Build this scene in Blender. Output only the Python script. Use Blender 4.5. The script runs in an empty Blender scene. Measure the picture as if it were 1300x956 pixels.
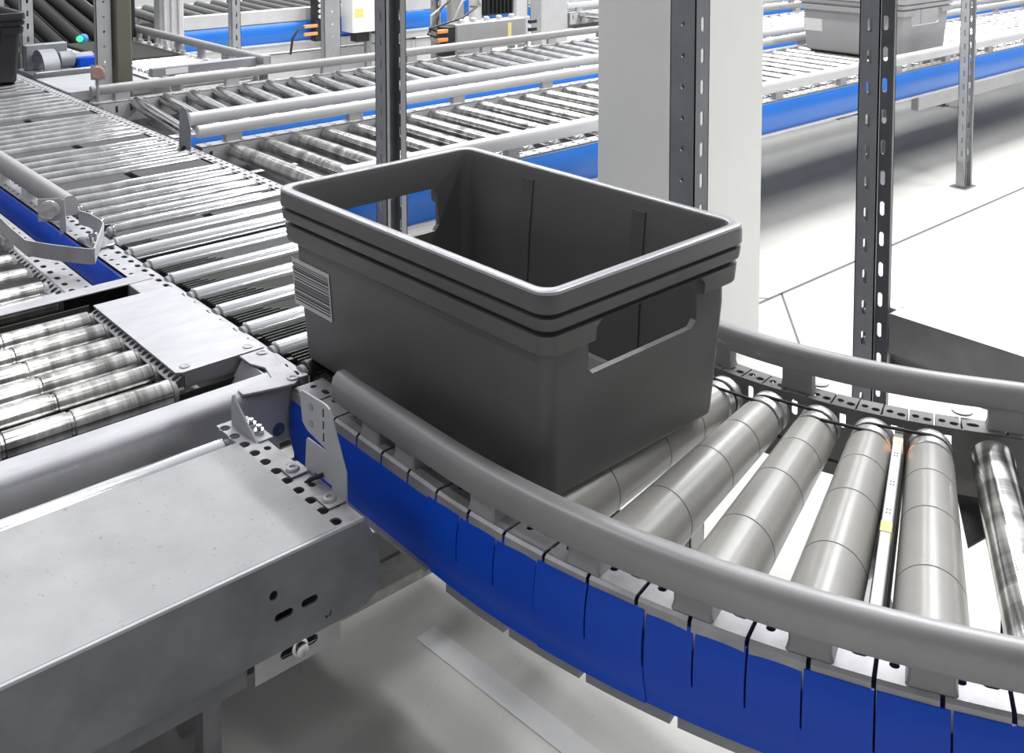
import bpy, math, random
from mathutils import Vector, Matrix
random.seed(7)
COL = bpy.context.scene.collection
PI = math.pi
FL = 0.55            # the roller plane stands this far above the floor; plan coordinates below count z from the roller plane

# ------------------------------------------------------------------ camera (perspective-corrected view, shift lens)
W_, H_ = 1300, 956
F_, CX, CY = 1322.0, 670.0, -45.0
PITCH = math.radians(3.8)
YB = math.atan2(2150 - CX, F_ / math.cos(PITCH))
CAMH = 0.80
fx, fy = math.cos(YB), math.sin(YB)
rx, ry = fy, -fx
cf, sf = math.cos(PITCH), math.sin(PITCH)

def at(px, py, z=0.0):
    """a point of the horizontal plane z that the photograph shows at pixel px, py"""
    u = (px - CX) / F_; v = -(py - CY) / F_
    d = (fx*cf + u*rx + v*fx*sf, fy*cf + u*ry + v*fy*sf, -sf + v*cf)
    t = (z - CAMH) / d[2]
    return Vector((d[0]*t, d[1]*t, z))

cam_d = bpy.data.cameras.new('camera'); cam = bpy.data.objects.new('camera', cam_d); COL.objects.link(cam)
cam.location = (0, 0, CAMH + FL)
fw = Vector((fx*cf, fy*cf, -sf)); rt = Vector((rx, ry, 0)); upv = Vector((fx*sf, fy*sf, cf))
cam.matrix_world = Matrix(((rt.x, upv.x, -fw.x, 0), (rt.y, upv.y, -fw.y, 0), (rt.z, upv.z, -fw.z, CAMH+FL), (0, 0, 0, 1)))
cam_d.sensor_fit = 'HORIZONTAL'; cam_d.sensor_width = 36; cam_d.lens = F_*36/W_
cam_d.shift_x = (W_/2 - CX)/W_; cam_d.shift_y = (CY - H_/2)/W_
cam_d.clip_start = 0.02; cam_d.clip_end = 100
bpy.context.scene.camera = cam

# ------------------------------------------------------------------ materials
def mat(name, col, rough=0.5, metal=0.0, var=0.0, vscale=8.0, vstretch=(1,1,1), bump=0.0, bscale=200, rvar=0.0, col2=None, emit=None, spec=None,
        specks=0.0, thresh=None, aniso=0.0):
    m = bpy.data.materials.new(name); m.use_nodes = True
    nt = m.node_tree; N = nt.nodes; L = nt.links
    b = N['Principled BSDF']
    b.inputs['Base Color'].default_value = (*col, 1); b.inputs['Roughness'].default_value = rough; b.inputs['Metallic'].default_value = metal
    if spec is not None: b.inputs['Specular IOR Level'].default_value = spec
    if emit: b.inputs['Emission Color'].default_value = (*emit[0], 1); b.inputs['Emission Strength'].default_value = emit[1]
    tc = N.new('ShaderNodeTexCoord')
    if var or rvar:
        mp = N.new('ShaderNodeMapping'); mp.inputs['Scale'].default_value = vstretch
        L.new(tc.outputs['Object'], mp.inputs['Vector'])
        if vstretch[0] > 5:      # each roller has wear of its own
            oi = N.new('ShaderNodeObjectInfo'); ml = N.new('ShaderNodeMath'); ml.operation = 'MULTIPLY'; ml.inputs[1].default_value = 97
            cx = N.new('ShaderNodeCombineXYZ'); L.new(oi.outputs['Random'], ml.inputs[0]); L.new(ml.outputs[0], cx.inputs['X']); L.new(cx.outputs[0], mp.inputs['Location'])
        nz = N.new('ShaderNodeTexNoise'); nz.inputs['Scale'].default_value = vscale; nz.inputs['Detail'].default_value = 5; nz.inputs['Roughness'].default_value = .6
        L.new(mp.outputs['Vector'], nz.inputs['Vector'])
        rp = N.new('ShaderNodeValToRGB')
        lo, hi = thresh if thresh else (0.3, 0.7)
        rp.color_ramp.elements[0].position = lo; rp.color_ramp.elements[1].position = hi
        c2 = col2 if col2 else tuple(c*(1-var) for c in col)
        rp.color_ramp.elements[0].color = (*c2, 1); rp.color_ramp.elements[1].color = (*col, 1)
        L.new(nz.outputs['Fac'], rp.inputs['Fac'])
        outc = rp.outputs['Color']
        if specks:
            n2 = N.new('ShaderNodeTexNoise'); n2.inputs['Scale'].default_value = 170; n2.inputs['Detail'].default_value = 1
            L.new(tc.outputs['Object'], n2.inputs['Vector'])
            r2 = N.new('ShaderNodeValToRGB'); r2.color_ramp.elements[0].position = .735; r2.color_ramp.elements[1].position = .76
            r2.color_ramp.elements[0].color = (1,1,1,1); r2.color_ramp.elements[1].color = (1-specks,)*3+(1,)
            L.new(n2.outputs['Fac'], r2.inputs['Fac'])
            mx = N.new('ShaderNodeMixRGB'); mx.blend_type = 'MULTIPLY'; mx.inputs[0].default_value = 1
            L.new(outc, mx.inputs[1]); L.new(r2.outputs['Color'], mx.inputs[2]); outc = mx.outputs['Color']
        if var or col2: L.new(outc, b.inputs['Base Color'])
        if rvar:
            mr = N.new('ShaderNodeMapRange'); mr.inputs['To Min'].default_value = max(0.02, rough-rvar); mr.inputs['To Max'].default_value = rough+rvar
            L.new(nz.outputs['Fac'], mr.inputs['Value']); L.new(mr.outputs['Result'], b.inputs['Roughness'])
    if bump:
        nb = N.new('ShaderNodeTexNoise'); nb.inputs['Scale'].default_value = bscale; nb.inputs['Detail'].default_value = 4
        mp2 = N.new('ShaderNodeMapping'); mp2.inputs['Scale'].default_value = vstretch
        L.new(tc.outputs['Object'], mp2.inputs['Vector']); L.new(mp2.outputs['Vector'], nb.inputs['Vector'])
        bp = N.new('ShaderNodeBump'); bp.inputs['Strength'].default_value = bump; bp.inputs['Distance'].default_value = 0.002
        L.new(nb.outputs['Fac'], bp.inputs['Height']); L.new(bp.outputs['Normal'], b.inputs['Normal'])
    return m

M = {}
M['floor'] = mat('pale_floor_coating', (.74,.735,.70), .5, 0, .16, 2.5, bump=.15, bscale=60, specks=.35, thresh=(.25,.75))
M['joint'] = mat('joint_filler', (.13,.13,.125), .8)
M['tape'] = mat('floor_tape', (.80,.80,.82), .4, 0, .08, 20)
# a roller's own axis is its object X axis: rings of wear follow it
M['steel'] = mat('roller_steel', (.74,.74,.74), .13, 1, .35, 1.0, (16,.02,.02), rvar=.05, thresh=(.3,.6))
M['steel_worn'] = mat('worn_roller_steel', (.76,.75,.72), .17, 1, .62, 1.0, (22,.02,.02), rvar=.10, thresh=(.38,.60))
M['steel_dark'] = mat('roller_steel_dark_reflection', (.22,.215,.19), .35, 1, .4, 1.0, (14,.02,.02))  # dark tone stands in for the dark surroundings the steel reflects
M['steel_bright'] = mat('bright_roller_steel', (.78,.79,.80), .14, 1, .10, 1.0, (9,.02,.02))
M['sleeve'] = mat('grey_roller_sleeve', (.345,.335,.31), .30, 0, .10, 1.0, (30,.02,.02), spec=.6)
M['collar'] = mat('polished_collar', (.60,.61,.60), .36, .85)
M['cap'] = mat('grey_roller_cap', (.30,.31,.32), .5)
M['rubber'] = mat('black_rubber', (.012,.013,.013), .45)
M['galv'] = mat('galvanised_steel', (.44,.44,.45), .38, .85, .22, 14, bump=.05, rvar=.08)
M['galv_dark'] = mat('dull_galvanised_steel', (.31,.32,.35), .45, .3, .25, 9, bump=.05, rvar=.08)
M['rail'] = mat('guide_rail_aluminium', (.36,.355,.36), .42, .25, .10, 12)
M['rail_white'] = mat('pale_guide_rail', (.58,.58,.59), .4, .15, .05, 12)
M['frame'] = mat('zinc_frame_sheet', (.43,.425,.45), .45, .35, .30, 22, bump=.10, bscale=120)
M['white_frame'] = mat('pale_frame_sheet', (.55,.55,.56), .45, .2, .12, 12)
M['plate'] = mat('brushed_cover_plate', (.46,.46,.49), .42, .30, .22, 9, (1,3,1), bump=.06, rvar=.06)
M['cover'] = mat('scuffed_cover_sheet', (.37,.375,.385), .50, .15, .20, 9, bump=.10, bscale=90, specks=.35)
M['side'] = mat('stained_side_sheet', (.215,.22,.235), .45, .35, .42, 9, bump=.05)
M['gap'] = mat('grey_gap_plate', (.085,.083,.087), .7, 0, .12, 18, spec=.12)
M['dark'] = mat('dark_underside', (.022,.022,.023), .6)
M['trough'] = mat('dark_trough_sheet', (.045,.045,.041), .7, 0, .15, 7, spec=.12)
M['blue'] = mat('blue_side_guard', (.001,.072,.62), .38, 0, .10, 7, spec=.35)
M['blue_highlight'] = mat('blue_guard_highlight', (.010,.15,.58), .34, 0, .08, 7)  # lighter copy of the guard blue, its azure highlight put into the colour
M['bracket'] = mat('grey_plastic_bracket', (.33,.33,.34), .5)
M['frame_dark'] = mat('dull_zinc_sheet', (.20,.195,.19), .5, .35, .2, 16, bump=.08, bscale=120)
M['cover_rough'] = mat('speckled_floor_channel', (.52,.52,.49), .7, 0, .3, 40, specks=.5, bump=.2, bscale=150)
M['steel_banded'] = mat('banded_roller_steel', (.74,.73,.70), .16, 1, .62, 1.0, (13,.02,.02), rvar=.06, thresh=(.44,.56))
M['bracket_grey'] = mat('grey_rail_profile', (.30,.295,.29), .45, .2, .1, 12)
M['galv_light'] = mat('light_zinc_sheet', (.50,.51,.52), .42, .45, .15, 14)
M['rubber_matte'] = mat('matte_black_rubber', (.022,.022,.022), .75, spec=.2)
M['bracket_lt'] = mat('light_plastic_bracket', (.58,.58,.59), .5)
M['tote'] = mat('dark_grey_tote_plastic', (.110,.109,.108), .42, 0, .12, 6, bump=.05, spec=.55)
M['tote_in'] = M['tote']
M['tote_pale'] = mat('mid_grey_tote_plastic', (.36,.36,.37), .42, 0, .08, 6)
M['tote_black'] = mat('black_tote_plastic', (.010,.010,.012), .45)
M['rim'] = mat('tote_rim_highlight', (.40,.40,.43), .24, 0, .15, 20, spec=.7)  # rim lightened: the highlight along its top is put into the colour
M['label'] = mat('white_label_paper', (.66,.66,.66), .6)
M['ink'] = mat('label_ink', (.06,.06,.065), .6)
M['column_l'] = mat('grey_column_paint', (.78,.78,.76), .6, 0, .04, 3)
M['lens'] = mat('clear_reflector_lens', (.55,.54,.53), .12, .3, .15, 60)
M['pink'] = mat('pink_reflector_lens', (.50,.30,.27), .2, .1)
M['bracket_sheet'] = mat('white_bracket_sheet', (.48,.49,.52), .42, .15, .15, 16)
M['bolt'] = mat('bright_bolt', (.62,.62,.62), .22, 1)
M['black'] = mat('black_plastic', (.015,.015,.016), .4)
M['orange'] = mat('orange_plug', (.80,.30,.10), .5)
M['green_led'] = mat('green_indicator', (.1,.9,.3), .4, emit=((.03,1,.18), 2))
M['amber_led'] = mat('amber_indicator', (.95,.55,.3), .4, emit=((1,.45,.2), 1.1))
M['yellow'] = mat('yellow_sticker', (.72,.66,.24), .5)
M['white'] = mat('white_enclosure', (.80,.81,.80), .45)
M['cable'] = mat('grey_cable', (.30,.30,.30), .5)
M['cyan'] = mat('blue_sensor_head', (.03,.22,.5), .4)
M['olive'] = mat('olive_steel', (.16,.155,.12), .5, .5, .12, 5)
M['screwblue'] = mat('dark_blue_screw', (.08,.12,.20), .4, .6)

# ------------------------------------------------------------------ mesh helper
class MB:
    def __init__(s): s.v = []; s.f = []; s.m = []; s.mi = 0
    def add(s, vs, fs):
        o = len(s.v); s.v += [tuple(v) for v in vs]
        for f in fs: s.f.append(tuple(i+o for i in f)); s.m.append(s.mi)
        return s
    def hexa(s, p):      # 8 corners: bottom 4 ccw, top 4 ccw
        return s.add(p, [(3,2,1,0),(4,5,6,7),(0,1,5,4),(1,2,6,5),(2,3,7,6),(3,0,4,7)])
    def box(s, x0, x1, y0, y1, z0, z1):
        if x0 > x1: x0, x1 = x1, x0
        if y0 > y1: y0, y1 = y1, y0
        if z0 > z1: z0, z1 = z1, z0
        return s.hexa([(x0,y0,z0),(x1,y0,z0),(x1,y1,z0),(x0,y1,z0),(x0,y0,z1),(x1,y0,z1),(x1,y1,z1),(x0,y1,z1)])
    def bbox(s, x0, x1, y0, y1, z0, z1, c=.004):   # box with a chamfered outline
        if x0 > x1: x0, x1 = x1, x0
        if y0 > y1: y0, y1 = y1, y0
        if z0 > z1: z0, z1 = z1, z0
        c = min(c, (x1-x0)*.45, (y1-y0)*.45, (z1-z0)*.45)
        def ring(z, i):
            a, b, d, e = x0+i, x1-i, y0+i, y1-i
            return [(a+c,d,z),(b-c,d,z),(b,d+c,z),(b,e-c,z),(b-c,e,z),(a+c,e,z),(a,e-c,z),(a,d+c,z)]
        return s.loft([ring(z0, c*.6), ring(z0+c*.6, 0), ring(z1-c*.6, 0), ring(z1, c*.6)])
    def loft(s, rings, closed=True, cap=True):
        n = len(rings[0]); vs = [p for r in rings for p in r]; fs = []
        for k in range(len(rings)-1):
            for i in range(n if closed else n-1):
                j = (i+1) % n
                fs.append((k*n+i, k*n+j, (k+1)*n+j, (k+1)*n+i))
        if cap and closed: fs += [tuple(range(n-1,-1,-1)), tuple((len(rings)-1)*n+i for i in range(n))]
        return s.add(vs, fs)
    def prism(s, poly, f0, f1):       # poly of 2D points; f0, f1 map (a, b) -> xyz of the two faces
        a = [f0(*p) for p in poly]; b = [f1(*p) for p in poly]
        return s.loft([a, b])
    def sweep(s, path, prof, cap=True, up=Vector((0,0,1))):   # prof: (side, up) points
        rings = []
        P = [Vector(p) for p in path]
        for i, p in enumerate(P):
            t = (P[min(i+1, len(P)-1)] - P[max(i-1, 0)]).normalized()
            sd = t.cross(up)
            if sd.length < 1e-4: sd = Vector((1,0,0))
            sd.normalize(); u = sd.cross(t).normalized()
            rings.append([tuple(p + sd*a + u*b) for a, b in prof])
        return s.loft(rings, cap=cap)
    def tube(s, path, r, n=10): return s.sweep(path, [(r*math.cos(2*PI*i/n), r*math.sin(2*PI*i/n)) for i in range(n)])
    def lathe(s, p, d, prof, n=24):   # prof: (distance along d, radius)
        p = Vector(p); d = Vector(d).normalized()
        a = d.cross(Vector((0,0,1)));  a = a.normalized() if a.length > 1e-3 else Vector((1,0,0)); b = a.cross(d)
        rings = [[tuple(p + d*t + (a*math.cos(2*PI*i/n) + b*math.sin(2*PI*i/n))*max(r,1e-5)) for i in range(n)] for t, r in prof]
        return s.loft(rings)
    def build(s, name, m, parent=None, bev=0, smooth=True, ang=35, frame=None):
        me = bpy.data.meshes.new(name)
        org = Vector((0,0,-FL))
        if parent is not None and not frame: org = Vector(parent.get('_org', (0,0,-FL)))
        vs = s.v if frame == 'local' else [(x-org.x, y-org.y, z-org.z) for x, y, z in s.v]
        me.from_pydata(vs, [], s.f); me.update()
        for mm in (m if isinstance(m, (list, tuple)) else [m]): me.materials.append(M[mm])
        for p, i in zip(me.polygons, s.m): p.material_index = i; p.use_smooth = smooth
        import bmesh
        bm = bmesh.new(); bm.from_mesh(me); bmesh.ops.recalc_face_normals(bm, faces=bm.faces); bm.to_mesh(me); bm.free()
        if smooth: me.set_sharp_from_angle(angle=math.radians(ang))
        o = bpy.data.objects.new(name, me); COL.objects.link(o)
        if parent is not None: o.parent = parent; o['_org'] = list(org)
        if bev:
            b = o.modifiers.new('bevel', 'BEVEL'); b.width = bev; b.segments = 2; b.limit_method = 'ANGLE'; b.angle_limit = math.radians(50)
        return o

def tag(o, label, cat=None, group=None, kind=None):
    if label: o['label'] = label
    if cat: o['category'] = cat
    if group: o['group'] = group
    if kind: o['kind'] = kind
    return o
def thing(name, label, cat, loc=(0,0,-FL), group=None):
    """an Empty at the thing's base; loc in plan coordinates (z counted from the roller plane)"""
    o = bpy.data.objects.new(name, None); COL.objects.link(o)
    o.location = (loc[0], loc[1], loc[2]+FL); o['_org'] = list(loc)
    return tag(o, label, cat, group)
def copy_tree(o, parent=None):
    c = o.copy(); COL.objects.link(c)
    if parent is not None: c.parent = parent
    for ch in list(o.children): copy_tree(ch, c)
    return c

def holed(mb, cells, mapf, t):
    """sheet of thickness t made of cells (u0, u1, v0, v1, hole); hole = (cu, cv, half_u, half_v) or None; mapf(u, v, w) -> xyz"""
    n = 16
    for u0, u1, v0, v1, h in cells:
        if h is None:
            us = [u0 + (u1-u0)*k/2 for k in range(3)]
            vs = []; fs = []
            for w in (0, t):
                for v in (v0, v1):
                    for u in us: vs.append(mapf(u, v, w))
            for k in range(2):
                fs += [(k, k+1, k+4, k+3), (k+6, k+9, k+10, k+7), (k, k+6, k+7, k+1), (k+3, k+4, k+10, k+9)]
            fs += [(0,3,9,6), (2,8,11,5)]
            mb.add(vs, fs); continue
        cu, cv, ru, rv = h
        r = min(ru, rv); inner = []
        for k in range(n):
            a = 2*PI*(k+.5)/n; ca, sa = math.cos(a), math.sin(a)
            inner.append((cu + ca*r + math.copysign(ru-r, ca), cv + sa*r + math.copysign(rv-r, sa)))
        outer = [None]*n
        for k, (iu, iv) in enumerate(inner):
            du, dv = iu-cu, iv-cv
            k1 = ((u1 if du > 0 else u0)-cu)/du if abs(du) > 1e-9 else 1e9
            k2 = ((v1 if dv > 0 else v0)-cv)/dv if abs(dv) > 1e-9 else 1e9
            q = min(k1, k2); outer[k] = (cu+du*q, cv+dv*q)
        for cx_, cy_ in ((u0,v0),(u1,v0),(u1,v1),(u0,v1)):
            k = min(range(n), key=lambda i: (outer[i][0]-cx_)**2 + (outer[i][1]-cy_)**2); outer[k] = (cx_, cy_)
        vs = [mapf(u, v, w) for w in (0, t) for ring in (inner, outer) for u, v in ring]
        fs = []
        for k in range(n):
            j = (k+1) % n
            fs += [(k, n+k, n+j, j), (2*n+k, 2*n+j, 3*n+j, 3*n+k), (k, j, 2*n+j, 2*n+k), (n+k, 3*n+k, 3*n+j, n+j)]
        mb.add(vs, fs)

# ------------------------------------------------------------------ generic parts
DPROF = [(-.013,-.021),(.013,-.021),(.016,-.016),(.016,.006),(.013,.015),(.006,.021),(-.006,.021),(-.013,.015),(-.016,.006),(-.016,-.016)]
def rail(path, parent, m='rail', z=.038, k=1.0):
    mb = MB(); P = [(p[0], p[1], z) for p in path]
    return mb.sweep(P, [(a*k, b*k) for a, b in DPROF]).build('guide_rail', m, parent, ang=50)

def straight_frame(parent, a, b, side, w=.055, h=.11, m='frame', name='side_frame', holes=True, pitch=.0383, top=-.012, inner_slots=False):
    """C profile from a to b (2D); the top flange reaches from the line to `side` (+1 = left of a->b); the web stands on the line"""
    a = Vector((a[0], a[1], 0)); b = Vector((b[0], b[1], 0)); d = (b-a); Ln = d.length; d.normalize(); n = Vector((-d.y, d.x, 0))*side
    mb = MB()
    nn = max(1, int(Ln/pitch)); p = Ln/nn; cells = []
    for i in range(nn):
        u = i*p
        if holes:
            cells.append((u, u+p, 0, w*.5, (u+p*.5, w*.25, .0052, .0045)))
            cells.append((u, u+p, w*.5, w, (u+p*.5, w*.72, .0095, .0058)))
        else: cells.append((u, u+p, 0, w, None))
    holed(mb, cells, lambda u, v, t: tuple(a + d*u + n*v + Vector((0,0,top-t))), .0025)
    def slab(o0, o1, z0, z1):
        P = [a+n*o0, b+n*o0, b+n*o1, a+n*o1]
        mb.hexa([(q.x,q.y,z0) for q in P] + [(q.x,q.y,z1) for q in P])
    slab(0, .003, top-h, top)
    slab(0, w*.6, top-h-.003, top-h)
    if inner_slots:
        cells = []
        for i in range(nn):
            u = i*p; cells.append((u, u+p, -h*.75, 0, (u+p*.5, -h*.28, .0055, .014)))
        holed(mb, cells, lambda u, v, t: tuple(a + d*u + n*(w-t) + Vector((0,0,top+v))), .0025)
    else: slab(w-.003, w, top-h*.35, top)
    return mb.build(name, m, parent)

def guard(parent, path, out, h=.115, top=-.016, m='blue', bulge=.010, slits=()):
    """convex plastic cover under a frame. path 2D points; out = side of the bulge"""
    mb = MB(); rings = []
    P = [Vector((p[0], p[1], 0)) for p in path]
    for i, p in enumerate(P):
        t = (P[min(i+1,len(P)-1)] - P[max(i-1,0)]).normalized(); n = Vector((-t.y, t.x, 0))*out
        prof = []
        for k in range(11):
            s = k/10; prof.append((bulge*math.sin(PI*min(1, s*1.15))**.8 + .001, top - h*s))
        rings.append([tuple(p + n*o + Vector((0,0,z))) for o, z in prof] + [tuple(p + n*(o-.004) + Vector((0,0,z))) for o, z in reversed(prof)])
    mb.loft(rings)
    return mb.build('side_guard', m, parent, ang=40)

def roller_mesh(name, Ln, r, m, cap='cap', shaft=.012, n=24, neck=.012, grooves=()):
    """roller along its own X axis, from 0 to Ln, centre at the origin line"""
    mb = MB()
    prof = [(0, r*.93), (.002, r)]
    for g in grooves: prof += [(g-.004, r), (g-.002, r*.9), (g+.002, r*.9), (g+.004, r)]
    prof += [(Ln-.002, r), (Ln, r*.93)]
    mb.lathe((0,0,0), (1,0,0), prof, n)
    mb.mi = 1
    mb.lathe((-neck,0,0), (1,0,0), [(0, r*.45), (neck*.3, r*.78), (neck-.0005, r*.80)], n)
    mb.lathe((Ln+.0005,0,0), (1,0,0), [(0, r*.80), (neck*.7, r*.78), (neck, r*.45)], n)
    mb.lathe((-neck-shaft,0,0), (1,0,0), [(0, .005), (shaft, .005)], 6)
    mb.lathe((Ln+neck,0,0), (1,0,0), [(0, .005), (shaft, .005)], 6)
    me_o = mb.build(name, [m, cap], None, frame='local', ang=30)
    return me_o

def place_roller(proto, parent, p0, p1, r, first=[]):
    """p0 -> p1: ends of the shell at roller-top height z of p0/p1"""
    p0 = Vector(p0); p1 = Vector(p1); d = (p1-p0)
    o = proto if not proto.get('_used') else proto.copy()
    if proto.get('_used'): COL.objects.link(o)
    proto['_used'] = 1
    org = Vector(parent['_org'])
    yaw = math.atan2(d.y, d.x); pit = -math.atan2(d.z, math.hypot(d.x, d.y))
    o.parent = parent
    o.rotation_euler = (random.uniform(0, 6.28), pit, yaw)
    o.location = p0 - Vector((0,0,r)) - org
    return o

def rail_brackets(parent, pts, ang, m='bracket', w=.042, d=.026, z0=-.012, z1=.020):
    """support blocks below a guide rail"""
    for (x, y) in pts:
        mb = MB(); c, s = math.cos(ang(x, y) if callable(ang) else ang), math.sin(ang(x, y) if callable(ang) else ang)
        def R(a, b, z): return (x + a*c - b*s, y + a*s + b*c, z)
        ring = lambda ww, dd, z: [R(-ww/2+.003,-dd/2,z), R(ww/2-.003,-dd/2,z), R(ww/2,-dd/2+.003,z), R(ww/2,dd/2-.003,z), R(ww/2-.003,dd/2,z), R(-ww/2+.003,dd/2,z), R(-ww/2,dd/2-.003,z), R(-ww/2,-dd/2+.003,z)]
        mb.loft([ring(w*1.12, d*1.1, z0), ring(w*1.05, d*1.05, z0+.004), ring(w, d, z0+.010), ring(w, d, z1)])
        mb.build('rail_bracket', m, parent)

def legs(parent, pts, m='galv', top=-.125, w=.04):
    for x, y in pts:
        mb = MB(); mb.box(x-w/2, x-w/2+.003, y-w/2, y+w/2, -FL+.006, top); mb.box(x-w/2, x+w/2, y+w/2-.003, y+w/2, -FL+.006, top); mb.box(x+w/2-.003, x+w/2, y-w/2, y+w/2, -FL+.006, top)
        mb.box(x-w*.9, x+w*.9, y-w*.9, y+w*.9, -FL, -FL+.006)
        mb.build('leg', m, parent)

# ================================================================== FLOOR
mb = MB(); mb.box(-6, 16, -4, 18, -FL-.12, -FL)
tag(mb.build('floor', 'floor', smooth=False), None, kind='structure')
def joint(a, b, w=.013, nm='trim_1', m='joint', h=.0006):
    a = Vector((*a, 0)); b = Vector((*b, 0)); d = (b-a).normalized(); n = Vector((-d.y, d.x, 0))*w/2
    mb = MB(); P = [a-n, b-n, b+n, a+n]
    mb.hexa([(q.x,q.y,-FL-.002) for q in P] + [(q.x,q.y,-FL+h) for q in P])
    return tag(mb.build(nm, m), None, kind='structure')
joint((-3, 2.0), (14, 2.0), nm='trim_1'); 
j1 = at(1000, 372, -FL); j2 = at(1025, 440, -FL)
joint((j1.x-.02, 2.0), (j1.x-.02+(j2.x-j1.x)*4, 2.0+(j2.y-j1.y)*4), .008, 'trim_2')
j1 = at(905, 374, -FL); joint((j1.x, j1.y), (2.88, 2.0), .008, 'trim_3')
t0 = at(540, 803, -FL); t1 = at(640, 880, -FL)
joint((t0.x, t0.y), (t0.x+(t1.x-t0.x)*2.5, t0.y+(t1.y-t0.y)*2.5), .045, 'trim_4', 'tape', .0008)

# ================================================================== MAIN CONVEYOR (runs towards the viewer, along Y)
XL, XR = .905, 1.355
main = thing('roller_conveyor', 'long straight conveyor with groups of narrow steel rollers, from upper left to the dark tote', 'conveyor', (1.13, 3.3, -FL))
straight_frame(main, (.810, 1.53), (.810, 5.75), -1, w=.062)
straight_frame(main, (1.408, 1.53), (1.408, 5.75), 1, w=.042)
guard(main, [(.806, 2.17), (.806, 3.4), (.806, 4.6), (.806, 5.75)], 1, m='blue')
rail([(.838, 2.62), (.838, 3.5), (.838, 4.8), (.838, 5.75)], main, 'rail', .040, 1.15)
rail_brackets(main, [(.834, 2.70+.235*k) for k in range(13)], PI/2, 'bracket_lt', .05, .026)
proto_s = roller_mesh('roller', XR-XL, .0190, 'steel', n=20)
ys = [2.53+.075*k for k in range(6)] + [3.054+.078*k for k in range(5)] + [3.505+.0737*k for k in range(6)] + [4.024+.078*k for k in range(6)] + [4.56+.078*k for k in range(12)]
for y in ys: place_roller(proto_s, main, (XL, y, 0), (XR, y, 0), .0190)
def gap_plate(y0, y1, z=-.012):
    mb = MB(); mb.bbox(XL-.01, 1.118, y0, y1, z-.004, z, .002); mb.build('gap_plate', 'gap', main)
    mb = MB(); mb.bbox(1.142, XR+.004, y0, y1, z-.004, z, .002); mb.build('gap_plate', 'gap', main)
for y0, y1 in ((2.46, 2.500), (2.932, 3.026), (3.395, 3.475), (3.905, 3.992), (4.45, 4.53)): gap_plate(y0, y1)
proto_l = roller_mesh('roller', XR-XL+.03, .025, 'steel_bright', n=28, grooves=())
for y in (2.43, 2.335, 2.228, 2.115, 2.0, 1.885, 1.770, 1.657): place_roller(proto_l, main, (XL-.03, y, 0), (XR, y, 0), .025)
proto_k = roller_mesh('roller', XR-XL+.02, .026, 'rubber', n=28)
tag(place_roller(proto_k, main, (XL-.03, 1.553, 0), (XR, 1.553, 0), .026), 'black rubber-coated roller')
# ribbed belts between the wide-spaced rollers
for k, y in enumerate((2.380, 2.170, 2.058, 1.943, 1.828, 1.713, 1.606)):
    mb = MB(); z = -.014
    mb.box(.890, 1.34, y-.026, y+.026, z-.006, z)
    mb.build('cover_strip', 'trough' if k > 1 else 'gap', main)
    mb = MB(); e = (.985, 1.03, .96, 1.01)[k % 4]
    for q in range(4): mb.lathe((.882, y-.018+q*.012, z+.0015), (1,0,0), [(0,.0022),(e-.882-q*.012,.0022)], 6)
    mb.build('round_belts', 'rubber', main)
mb = MB(); mb.box(.872, 1.37, 1.53, 5.75, -.12, -.115); mb.build('bottom_pan', 'dark', main)
legs(main, [(.84, 1.75), (1.38, 1.75), (.84, 3.2), (1.38, 3.2), (.84, 5.0), (1.38, 5.0)])

# ---- end stop deflector, reflectors beside it
def strip(path, z0, z1, t, name, m, parent=None, offs=0):
    """upright sheet along a 2D path"""
    mb = MB(); P = [Vector((p[0], p[1], 0)) for p in path]; rings = []
    for i, p in enumerate(P):
        tt = (P[min(i+1,len(P)-1)] - P[max(i-1,0)]).normalized(); n = Vector((-tt.y, tt.x, 0))*t/2
        rings.append([(p.x+n.x,p.y+n.y,z0),(p.x-n.x,p.y-n.y,z0),(p.x-n.x,p.y-n.y,z1),(p.x+n.x,p.y+n.y,z1)])
    mb.loft(rings)
    return mb.build(name, m, parent, ang=50)
H = .045
pth = [at(-30, 262, H), at(0, 276, H), at(16, 291, H), at(33, 305, H), at(60, 309.5, H), at(90, 313.5, H), at(116, 316, H), at(119.5, 315.5, H), at(121, 311, H), at(129, 290, H), at(131, 283, H), at(128, 279, H), at(114, 271, H), at(100, 267, H)]
dfl = thing('deflector_bracket', 'bent steel deflector strip over the blue guard at the left picture edge', 'bracket', (pth[5].x, pth[5].y, H-.04))
strip([(p.x, p.y) for p in pth], H-.034, H, .0025, 'deflector_strip', 'plate', dfl)
mb = MB(); a = at(8, 312, -.012); mb.box(a.x-.012, a.x+.008, a.y-.03, a.y+.03, -.055, .012); mb.build('mounting_plate', 'frame', dfl)
mb = MB(); a = at(112, 289, .0); mb.bbox(.812, .866, 2.40, 2.50, -.011, -.004, .003)
for q in range(4): mb.lathe((.830+.018*(q % 2), 2.42+.022*q, -.004), (0,0,1), [(0,.008),(.006,.008),(.007,.003),(.014,.003)], 10)
mb.build('clamp_plate', 'bolt', dfl)
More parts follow.
